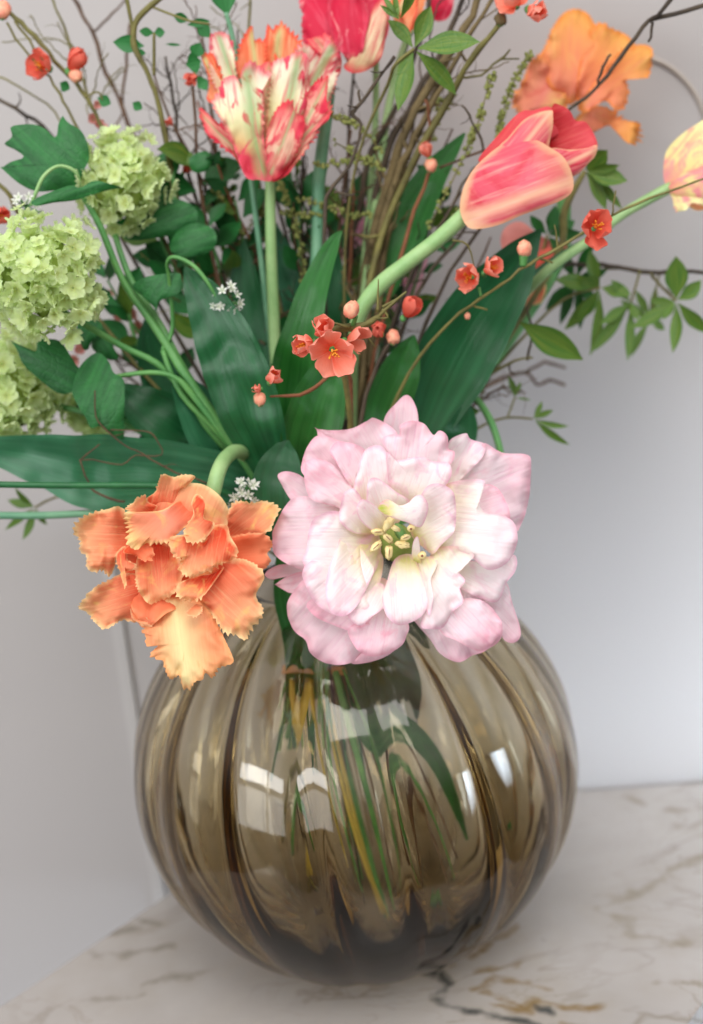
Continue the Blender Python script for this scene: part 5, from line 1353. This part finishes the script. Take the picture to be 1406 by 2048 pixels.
twigs(r, [(240, 560, .07, 5), (280, 660, .06, 6), (400, 860, .04, 7), (640, 1165, .0, 7)], 'rust', 'stem', side=4)
for (a, b, s_) in ((248, 610, 14), (262, 632, 15), (278, 655, 16), (240, 632, 13), (290, 705, 16), (215, 590, 10), (158, 700, 16), (150, 718, 14), (430, 845, 16), (418, 820, 14), (188, 240, 14), (200, 255, 14), (195, 210, 10)):
    blossom(r, a, b, .065, s_, (random.uniform(-.4, .4), random.uniform(-.4, .4), 1), 5, .5, pets=SPET, stam=False)

# ------------------------------------------------------------------ bare woody branches
BB = 'bare brown branches fanning out of the vase'
n_ = 0


def branch(label, pts, mat, side=3, subs=(), wob=.45, kink=3):
    r = empty('bare_branch', P(*pts[len(pts) // 2][:3]), label, 'branch', BB)
    twigs(r, pts, mat, 'stem', wob, side, kink=kink)
    for s, m in subs: twigs(r, s, m, 'twig', .3, 0, kink=2)
    return r


def bushy(label, pts, mat, n, seed, spread=.9, length=(50, 150), w=.55, tips=None):
    """a branch whose shoots are built one by one, each with its own small forks"""
    random.seed(seed)
    r = empty('bare_branch', P(*pts[len(pts) // 3][:3]), label, 'branch', BB)
    twigs(r, pts, mat, 'stem', .5, 4, kink=3)
    q = crs([tuple(map(float, p)) for p in pts], 5)
    q = [p for p in q if p[1] < 830]
    for k in range(n):
        i = random.randrange(0, max(1, len(q) - 2)); a, b, c, ww = q[i]
        an = math.atan2(q[i][1] - q[i + 1][1], q[i][0] - q[i + 1][0]) + random.choice((-1, 1)) * random.uniform(.25, spread)
        L = random.uniform(*length); sp = []
        for j in range(5):
            sp.append((a, b, c, max(2.4, ww * w * (1 - j * .13))))
            a += math.cos(an) * L / 4; b += math.sin(an) * L / 4; an += random.uniform(-.4, .4); c += random.uniform(-.008, .006)
        twigs(r, sp, mat, 'twig', .4, random.randint(1, 4), kink=2)
    return r


for k, (lab, dx, w_, m_, Yo) in enumerate((('thickest bark covered branch, up the middle right to the top edge', 0, 1.0, 'bark', 0), ('bark covered branch close along the left side of the thickest one', -22, .7, 'dbrown', .012),
                                  ('olive brown branch close along the right side of the thickest one', 20, .6, 'bark', -.008), ('darkest branch of the central bundle, leaning furthest left at its top', -46, .55, 'dbrown', .02))):
    g_ = (1.5, 1.2, 1.0, .8, .8, .6, .6, .5)
    base_ = [(965, -20), (925, 60), (880, 140), (835, 220), (795, 300), (765, 390), (745, 500), (728, 620)]
    pts = [(x + dx * g_[i] * (1 if k < 3 else 1.4) + random.uniform(-7, 7), y, .05 + Yo, 15 * w_ + i) for i, (x, y) in enumerate(base_)]
    pts += [(715 + dx * .4, 760, .02 + Yo, 20 * w_), (700 + dx * .3, 900, .01, 20 * w_), (680 + dx * .2, 1060, .0, 17 * w_), (668 + dx * .2, 1165, .0, 15 * w_), (660 + dx * .5, 1340, .0, 12 * w_), (735 + dx, 1690, .0, 8 * w_)]
    bushy(lab, pts, m_, 7, 40 + k, .8, (60, 160), .35)
bushy('second bark covered branch beside the thickest one', [(900, 120, .06, 8), (850, 230, .06, 10), (810, 330, .055, 11), (785, 420, .05, 12), (762, 560, .04, 14), (740, 720, .03, 15), (715, 900, .01, 15), (685, 1165, .0, 12)], 'bark', 6, 51, .8, (50, 120), .4)
bushy('many forked brown branch filling the gap left of the flamed tulip stem', [(400, 60, .09, 5), (415, 150, .085, 6), (425, 240, .08, 7), (440, 340, .07, 8), (470, 480, .06, 9), (520, 680, .04, 10), (600, 950, .02, 10), (650, 1165, .0, 8)], 'brown', 14, 52, 1.0, (60, 150))
bushy('many forked dark branch between the olive vine and the upper snowball', [(330, 110, .08, 5), (345, 200, .08, 6), (362, 290, .075, 7), (390, 390, .07, 8), (440, 540, .05, 9), (520, 760, .03, 9), (620, 1050, .01, 9), (650, 1165, .0, 8)], 'dbrown', 14, 53, 1.0, (50, 140))
bushy('rusty branch spreading over the top left corner behind the coral blossom', [(100, -10, .09, 5), (140, 90, .09, 6), (180, 200, .085, 6), (240, 330, .08, 7), (330, 520, .06, 8), (460, 780, .03, 8), (640, 1165, .0, 8)], 'olive', 9, 54, .9, (60, 150))
bushy('grey brown branch spreading low behind the snowballs at the left', [(10, 600, .08, 5), (110, 640, .08, 6), (220, 700, .07, 7), (340, 790, .05, 8), (480, 930, .03, 8), (640, 1165, .0, 8)], 'brown', 9, 55, .8, (50, 130))
bushy('brown branch with many shoots behind the coral blossoms in the middle', [(700, 260, .07, 5), (690, 360, .065, 6), (680, 460, .06, 7), (685, 600, .05, 8), (690, 780, .03, 9), (675, 1000, .01, 9), (665, 1165, .0, 8)], 'brown', 12, 56, .9, (50, 130))
bushy('dark many shooted branch under the crimson tulip', [(610, 180, .08, 5), (605, 300, .075, 6), (600, 420, .065, 7), (610, 560, .05, 8), (630, 760, .03, 9), (655, 1000, .01, 9), (665, 1165, .0, 8)], 'dbrown', 12, 57, .9, (50, 120))
bushy('brown branch with crooked shoots under the rose tulip stem', [(960, 340, .06, 5), (900, 420, .055, 6), (850, 500, .05, 7), (800, 620, .04, 8), (750, 800, .02, 9), (690, 1050, .0, 9), (670, 1165, .0, 8)], 'dbrown', 10, 58, .9, (40, 110))
bushy('olive branch rising behind the flamed tulip to the top edge', [(500, -20, .1, 5), (495, 90, .1, 6), (500, 220, .09, 7), (520, 400, .07, 8), (560, 620, .05, 9), (620, 900, .02, 9), (655, 1165, .0, 8)], 'olive', 10, 59, .9, (50, 130))
bushy('low brown branch reaching right above the pink flower', [(1010, 770, .04, 4), (960, 800, .04, 5), (890, 850, .03, 7), (800, 940, .02, 8), (690, 1100, .0, 8), (672, 1165, .0, 8)], 'brown', 7, 60, .8, (40, 90))
random.seed(99)
branch('grey branch with a fork, blurred against the wall at upper left', [(140, -20, .13, 8), (165, 30, .13, 8), (185, 65, .13, 8), (212, 145, .13, 8), (240, 205, .13, 9), (270, 280, .12, 9), (330, 420, .1, 9), (450, 700, .06, 9), (640, 1165, .0, 8)], 'brown', 2,
       [([(185, 65, .13, 5), (215, 38, .13, 5), (245, 8, .13, 4), (260, -20, .13, 4)], 'brown'), ([(243, 208, .13, 6), (250, 150, .13, 6), (256, 90, .13, 6), (262, 40, .13, 5)], 'brown'), ([(245, 225, .13, 4), (225, 260, .13, 4), (205, 290, .13, 4)], 'brown')], kink=2)
branch('dark twig slanting down from the left edge behind the lobed leaf', [(-10, 195, .09, 8), (50, 230, .09, 8), (105, 275, .09, 8), (200, 400, .08, 8), (400, 750, .04, 8), (640, 1165, .0, 8)], 'dbrown', 4,
       [([(-10, 150, .09, 4), (60, 185, .09, 4), (110, 225, .09, 4), (140, 300, .09, 4)], 'olive')])
branch('forked dark twig crossing in front of the far orange tulip to the top right corner', [(1420, 8, .02, 10), (1350, 30, .022, 9), (1300, 40, .025, 9), (1255, 95, .027, 9), (1215, 150, .03, 8), (1170, 195, .03, 7), (1120, 235, .03, 6), (1000, 400, .03, 7), (850, 650, .02, 8), (690, 1165, 0, 8)], 'dbrown', 2,
       [([(1355, -20, .02, 9), (1325, 20, .02, 9), (1300, 42, .025, 9)], 'dbrown'), ([(1222, 108, .027, 5), (1205, 135, .028, 6), (1195, 170, .03, 5)], 'dbrown'), ([(1305, 45, .025, 6), (1298, 85, .026, 5)], 'dbrown')], kink=2)
branch('thin dark twig with a crook left of the thickest branch, under the crimson tulip', [(790, 112, .0, 7), (755, 160, .0, 7), (722, 205, .0, 8), (706, 228, .0, 9), (722, 250, .0, 6), (712, 300, .0, 6), (690, 345, .0, 7), (658, 385, .0, 8), (650, 420, .0, 8), (650, 600, .0, 8), (670, 900, .0, 8), (670, 1165, .0, 8)], 'dbrown', 2,
       [([(668, 384, 0, 6), (690, 388, 0, 5), (710, 388, 0, 4)], 'dbrown'), ([(722, 205, 0, 5), (718, 190, 0, 5), (718, 178, 0, 4)], 'dbrown')], kink=1)
branch('dark twig leaning right along the thick pale stem', [(1000, 420, .03, 5), (940, 440, .03, 6), (900, 500, .03, 7), (850, 560, .03, 8), (800, 680, .025, 9), (740, 860, .015, 10), (680, 1165, .0, 9)], 'dbrown', 6,
       [([(890, 500, .03, 5), (860, 480, .03, 5), (840, 520, .03, 4)], 'dbrown')])
branch('dark twig rising left of the rose tulip with a thorn at the top', [(925, 210, .02, 4), (945, 240, .02, 5), (960, 280, .02, 6), (968, 310, .02, 5), (940, 350, .025, 5), (890, 430, .03, 6), (800, 600, .03, 7), (690, 1000, .01, 7), (680, 1165, 0, 7)], 'dbrown', 3,
       [([(880, 335, .03, 5), (930, 315, .03, 5), (985, 295, .03, 5)], 'brown'), ([(918, 155, .03, 5), (960, 150, .03, 5), (1000, 120, .03, 5), (1022, 100, .03, 4)], 'olive'), ([(1000, 118, .03, 4), (1040, 116, .03, 3)], 'olive')])
branch('long dark twig level to the right edge among the hanging leaflets', [(1420, 545, .08, 8), (1360, 542, .08, 9), (1300, 546, .08, 10), (1240, 535, .08, 10), (1180, 530, .075, 9), (1110, 540, .07, 8), (980, 680, .05, 8), (800, 900, .02, 8), (680, 1165, .0, 8)], 'dbrown', 3,
       [([(1300, 546, .08, 5), (1325, 575, .08, 5), (1345, 590, .08, 5)], 'dbrown')], kink=2)
branch('thin curved twig right of the broad dark leaf, ending in two small hooks', [(1065, 715, .02, 4), (1030, 722, .02, 6), (985, 745, .02, 7), (950, 765, .02, 7), (900, 810, .02, 8), (820, 900, .01, 8), (680, 1165, .0, 8)], 'olive', 1,
       [([(1055, 720, .02, 5), (1062, 690, .02, 5), (1064, 650, .02, 5), (1053, 612, .02, 4)], 'dbrown'), ([(1020, 725, .02, 5), (1022, 745, .02, 4), (1060, 742, .02, 4)], 'dbrown')], kink=1)
branch('far grey twig blurred close to the wall, right of the pink flower', [(1130, 770, .14, 6), (1100, 760, .14, 6), (1075, 770, .14, 6), (1050, 745, .14, 7), (1000, 760, .13, 8), (940, 800, .11, 9), (800, 950, .05, 9), (680, 1165, .0, 9)], 'brown', 0,
       [([(1050, 745, .14, 6), (1090, 725, .14, 6), (1130, 735, .14, 5)], 'brown')], kink=1)
branch('rust coloured wiry twig over the lower left leaves', [(190, 780, -.045, 2.5), (192, 832, -.045, 3.1), (215, 862, -.045, 3.1), (250, 890, -.045, 3.1), (285, 908, -.045, 3.1), (350, 945, -.045, 3.7), (420, 970, -.045, 3.7), (560, 1060, -.03, 6), (650, 1165, -.0, 6)], 'brown', 3,
       [([(160, 920, -.045, 2.2), (185, 918, -.045, 2.5), (245, 930, -.045, 2.5), (272, 910, -.045, 2.5), (322, 910, -.045, 2.5), (312, 875, -.045, 2.5), (290, 862, -.045, 2.5), (220, 860, -.045, 2.5)], 'brown'), ([(160, 920, -.045, 3.1), (200, 890, -.045, 2.5)], 'brown'), ([(160, 920, -.045, 3.7), (175, 965, -.045, 3.7), (200, 990, -.045, 5.0), (250, 1005, -.045, 5.0)], 'brown')], kink=1)
branch('rust twig crossing beside the orange flower stem', [(440, 820, -.03, 4), (470, 870, -.035, 5), (500, 920, -.035, 5), (540, 980, -.03, 6), (600, 1060, -.02, 6), (650, 1165, -.0, 6)], 'rust', 3, kink=2)
random.seed(21)
words = [('slim brown twig left of centre, leaning furthest left', 300, 130, .07), ('slim brown twig just right of the olive vine', 390, 200, .08), ('brown twig passing behind the flamed parrot tulip', 470, 60, .09),
         ('twig between the flamed parrot tulip and its neighbour', 610, 300, .08), ('twig just right of the flamed tulip stem', 585, 360, .05), ('tangled twig rising through the middle of the bouquet', 650, 260, .07),
         ('twig beside the slim pale stem at the top', 720, 40, .09), ('twig rising to the leaf sprig at the top', 850, 150, .07), ('twig right of the second bark covered branch', 900, 260, .06),
         ('twig pointing at the far scarlet tulip', 980, 470, .06), ('low twig leaning right above the pink flower', 930, 640, .05), ('fine twig in the gap left of the parrot tulip stem', 430, 330, .06),
         ('fine twig behind the white blossoms', 420, 520, .05), ('dark fine twig by the lower snowball stems', 300, 560, .06), ('fine twig above the low snowball', 200, 700, .07), ('wiry twig above the orange flower', 330, 800, .02),
         ('fine crooked twig behind the wide middle leaf', 520, 420, .07), ('fine twig in front of the deep pink tulip', 700, 360, .06), ('fine twig right of the deep pink tulip', 790, 340, .07)]
for lab, tx, ty, Yt in words:
    a = (tx - 690) * .35
    mid = (690 + a + random.uniform(-25, 25), (ty + 1165) * .52, Yt * .7)
    pts = [(tx, ty, Yt, 4), (tx + (mid[0] - tx) * .3 + random.uniform(-20, 20), ty + (mid[1] - ty) * .35, Yt, 6), (*mid, 8), (670 + a * .3, 1000, Yt * .3, 9), (665, 1165, 0, 8)]
    branch(lab, pts, random.choice(('brown', 'dbrown', 'brown', 'rust')), random.randint(9, 14), kink=6)

# ------------------------------------------------------------------ seed sprigs
SS = 'beaded green seed sprigs'


def seeds(label, *lines):
    r = empty('seed_sprig', P(*lines[0][0]), label, 'seed sprig', SS)
    for l in lines: beads(r, l)


seeds('beaded seed sprig left of the rose tulip, lower of the pair', [(985, 150, .03), (972, 190, .03), (960, 235, .03), (945, 270, .03), (930, 310, .03), (860, 450, .03)])
seeds('beaded seed sprig left of the far orange tulip, upper of the pair', [(1058, 108, .04), (1035, 150, .04), (1015, 195, .04), (1000, 245, .04), (992, 280, .04), (900, 450, .04)])
seeds('beaded seed sprigs right of the flamed tulip, crossing toward the thick branch', [(655, 228, .03), (690, 240, .03), (725, 258, .03), (760, 300, .03)], [(630, 330, .03), (680, 325, .03), (730, 322, .03), (765, 335, .03)], [(670, 285, .03), (700, 300, .03), (740, 320, .03)])
seeds('beaded seed sprigs under the flamed tulip in the middle of the bouquet', [(560, 370, .04), (580, 420, .04), (600, 480, .04), (610, 600, .04)], [(600, 400, .04), (650, 410, .04), (700, 430, .04), (740, 430, .04)], [(560, 420, .04), (600, 430, .04), (640, 425, .04)])
seeds('beaded seed sprigs left of the flamed tulip stem, blurred', [(430, 380, .06), (460, 430, .06), (480, 520, .06), (500, 640, .06)], [(470, 480, .06), (510, 440, .06), (530, 400, .06)])
seeds('hanging beaded seed sprig beside the upper coral blossom', [(880, 200, .05), (872, 240, .05), (865, 285, .05)], [(890, 220, .05), (905, 180, .05)])

# ------------------------------------------------------------------ bands round the stems inside the vase
for (x, y, Y, w, lab) in ((592, 1342, -.055, 40, 'tan tape band round the left stems inside the vase'), (682, 1342, -.035, 54, 'tan tape band round the middle stems inside the vase')):
    fr = Fr(x, y, Y); V, F = [], []
    for i in range(24):
        a = 2 * math.pi * i / 24
        for (rr, h) in ((.5, -9), (.54, -6), (.54, 6), (.5, 9), (.44, 9), (.44, -9)):
            V.append(fr.w(x + math.cos(a) * w * rr, y + h, math.sin(a) * w * rr))
    for i in range(24):
        for k in range(6):
            F.append((i * 6 + k, i * 6 + (k + 1) % 6, ((i + 1) % 24) * 6 + (k + 1) % 6, ((i + 1) % 24) * 6 + k))
    r = empty('stem_band', fr.o, lab, 'band'); mk('band', V, F, M['tape'], r)
r = empty('flower_stem', P(690, 1500, -.04), 'bright green stalk running from the tape band to the bottom right inside the vase', 'stem')
stem(r, [(672, 1345, -.06, 14), (700, 1450, -.08, 17), (735, 1560, -.09, 18), (770, 1680, -.085, 16), (805, 1800, -.07, 12), (818, 1840, -.06, 8)], M['green'])
stem(r, [(655, 1345, -.06, 7), (650, 1500, -.09, 8), (680, 1650, -.09, 8), (718, 1790, -.07, 7)], M['green'])
stem(r, [(690, 1340, -.06, 7), (740, 1440, -.09, 8), (800, 1560, -.085, 8), (860, 1700, -.07, 7), (880, 1780, -.05, 5)], M['green'])
r = empty('flower_stem', P(600, 1400, -.05), 'yellow stem end below the left tape band inside the vase', 'stem')
stem(r, [(598, 1345, -.05, 10), (603, 1420, -.07, 10), (625, 1560, -.085, 10), (668, 1740, -.07, 8)], M['ochre'])
stem(r, [(640, 1400, -.07, 8), (690, 1600, -.09, 10), (735, 1740, -.08, 10), (790, 1870, -.05, 9)], M['ochre'])
LB = ('dark green cut stem leaning furthest left inside the vase', 'light green cut stem just left of the yellow ones inside the vase', 'olive cut stem standing near the middle inside the vase', 'dark green cut stem right of the middle inside the vase', 'olive cut stem leaning a little left inside the vase', 'brown cut twig slanting low to the right inside the vase', 'darkest cut twig reaching nearly to the vase bottom', 'brown cut twig leaning furthest right inside the vase')
for k_, (x0_, x1_, y1_, m_) in enumerate(((600, 560, 1560, 'dgreen'), (612, 640, 1700, 'green'), (670, 690, 1780, 'olive'), (700, 760, 1650, 'dgreen'), (640, 600, 1680, 'olive'), (690, 850, 1800, 'brown'), (660, 720, 1830, 'dbrown'), (700, 900, 1720, 'brown'))):
    r = empty('cut_stem', P(x0_, 1345, -.03), LB[k_], 'stem', 'slim cut stem ends inside the vase')
    stem(r, [(x0_, 1200, -.02, 8), (x0_, 1345, -.04, 8), ((x0_ + x1_) / 2 + 6, (1345 + y1_) / 2, -.06, 8), (x1_, y1_, -.05, 7)], M[m_])

# ------------------------------------------------------------------ masses of smaller leaves behind the blooms


def foliage(label, seed, pts, Yr, size, mats, n, cx=640, cy=1000):
    """a leafy twig: a stem through the given points, leaves set along it, each a part"""
    random.seed(seed)
    r = empty('leafy_twig', P(pts[0][0], pts[0][1], Yr), label, 'leaf spray', 'leafy twigs filling the bouquet')
    full = [(x, y, Yr, 5 + i) for i, (x, y) in enumerate(pts)] + [((pts[-1][0] + 655) / 2, (pts[-1][1] + 1165) / 2, Yr * .5, 8), (655, 1165, 0, 8)]
    stem(r, full, M['green'], n=6)
    q = crs([(float(x), float(y)) for x, y in pts], 8)
    for k in range(n):
        i = min(len(q) - 2, int(k / n * (len(q) - 1))); x, y = q[i]
        an = math.atan2(q[i][1] - q[i + 1][1], q[i][0] - q[i + 1][0]) + (1 if k % 2 else -1) * random.uniform(.3, 1.2)
        L = random.uniform(*size); st_ = random.uniform(4, 12)
        x0, y0 = x + math.cos(an) * st_, y + math.sin(an) * st_
        leaflet(r, x0, y0, x0 + math.cos(an) * L, y0 + math.sin(an) * L, Yr + random.uniform(-.01, .01), L * random.uniform(.4, .62), random.choice(mats), bend=random.uniform(-.2, .2), Y1=Yr + random.uniform(-.025, .02), name='leaf')
    return r


VM = ('vleaf', 'sleaf', 'sleaf', 'aleaf', 'vleaf')
foliage('leafy twig rising between the olive vine and the flamed tulip', 1, [(395, 330), (410, 430), (440, 540), (480, 660), (530, 800)], .05, (50, 90), VM, 22)
foliage('leafy twig spreading behind the tiny white blossoms', 2, [(300, 430), (340, 520), (390, 620), (450, 740), (520, 860)], .045, (50, 90), VM, 22)
foliage('leafy twig just left of the flamed tulip stem', 3, [(470, 400), (490, 500), (505, 600), (530, 720), (570, 850)], .06, (50, 95), VM, 20)
foliage('leafy twig between the snowball stems and the left leaves', 4, [(215, 560), (260, 640), (320, 720), (390, 810), (480, 920)], .05, (40, 80), VM, 20)
foliage('leafy twig right of the flamed tulip stem', 5, [(600, 400), (600, 500), (610, 600), (620, 720), (640, 860)], .06, (50, 90), VM, 20)
foliage('leafy twig behind the central brown branches', 6, [(690, 420), (690, 540), (690, 660), (690, 800), (680, 920)], .075, (50, 95), VM, 20)
foliage('leafy twig behind the thick pale stem, right of centre', 7, [(860, 400), (850, 500), (820, 600), (790, 720), (750, 860)], .07, (45, 85), VM, 18)
foliage('leafy twig low behind the broad right leaf', 8, [(960, 690), (920, 760), (870, 830), (800, 920)], .04, (40, 80), ('vleaf', 'aleaf', 'sleaf'), 14)
foliage('leafy twig low behind the large pale left leaf', 9, [(200, 810), (280, 850), (360, 890), (450, 950)], .01, (40, 80), ('vleaf', 'sleaf'), 12)
foliage('yellow green leafy twig blurred at the middle left of the flamed tulip', 10, [(455, 350), (450, 420), (460, 500), (480, 600)], .075, (18, 38), ('aleaf', 'aleaf', 'sleaf'), 30)
foliage('yellow green leafy twig blurred under the flamed tulip', 11, [(590, 350), (610, 420), (620, 500), (630, 600)], .08, (18, 36), ('aleaf', 'aleaf'), 28)
sprig('extra drooping leaflets at the right, lowest and darkest of the hanging group', 1150, 560, .08, [(1090, 620, 34), (1120, 650, 26), (1160, 660, 26), (1200, 620, 26), (1215, 540, 28), (1190, 480, 26), (1120, 500, 28)], [(1150, 560, .08, 5), (1200, 540, .08, 5), (1240, 537, .08, 5)], mat='tleaf_lime')
sprig('blurred leaflets between the hanging group and the right edge', 1300, 640, .09, [(1262, 715, 20), (1240, 600, 22), (1330, 660, 20), (1270, 580, 20), (1310, 575, 20)], [(1300, 640, .09, 4), (1310, 590, .09, 4), (1318, 550, .09, 4)])
sprig('dark leaflets standing above the hooked twig, right of the broad leaf', 1095, 470, .06, [(1110, 410, 34), (1150, 440, 34), (1170, 470, 26), (1130, 520, 26), (1060, 430, 26)], [(1095, 470, .06, 6), (1060, 560, .06, 6), (900, 850, .03, 7), (680, 1165, .0, 7)], mat='tleaf_lime')
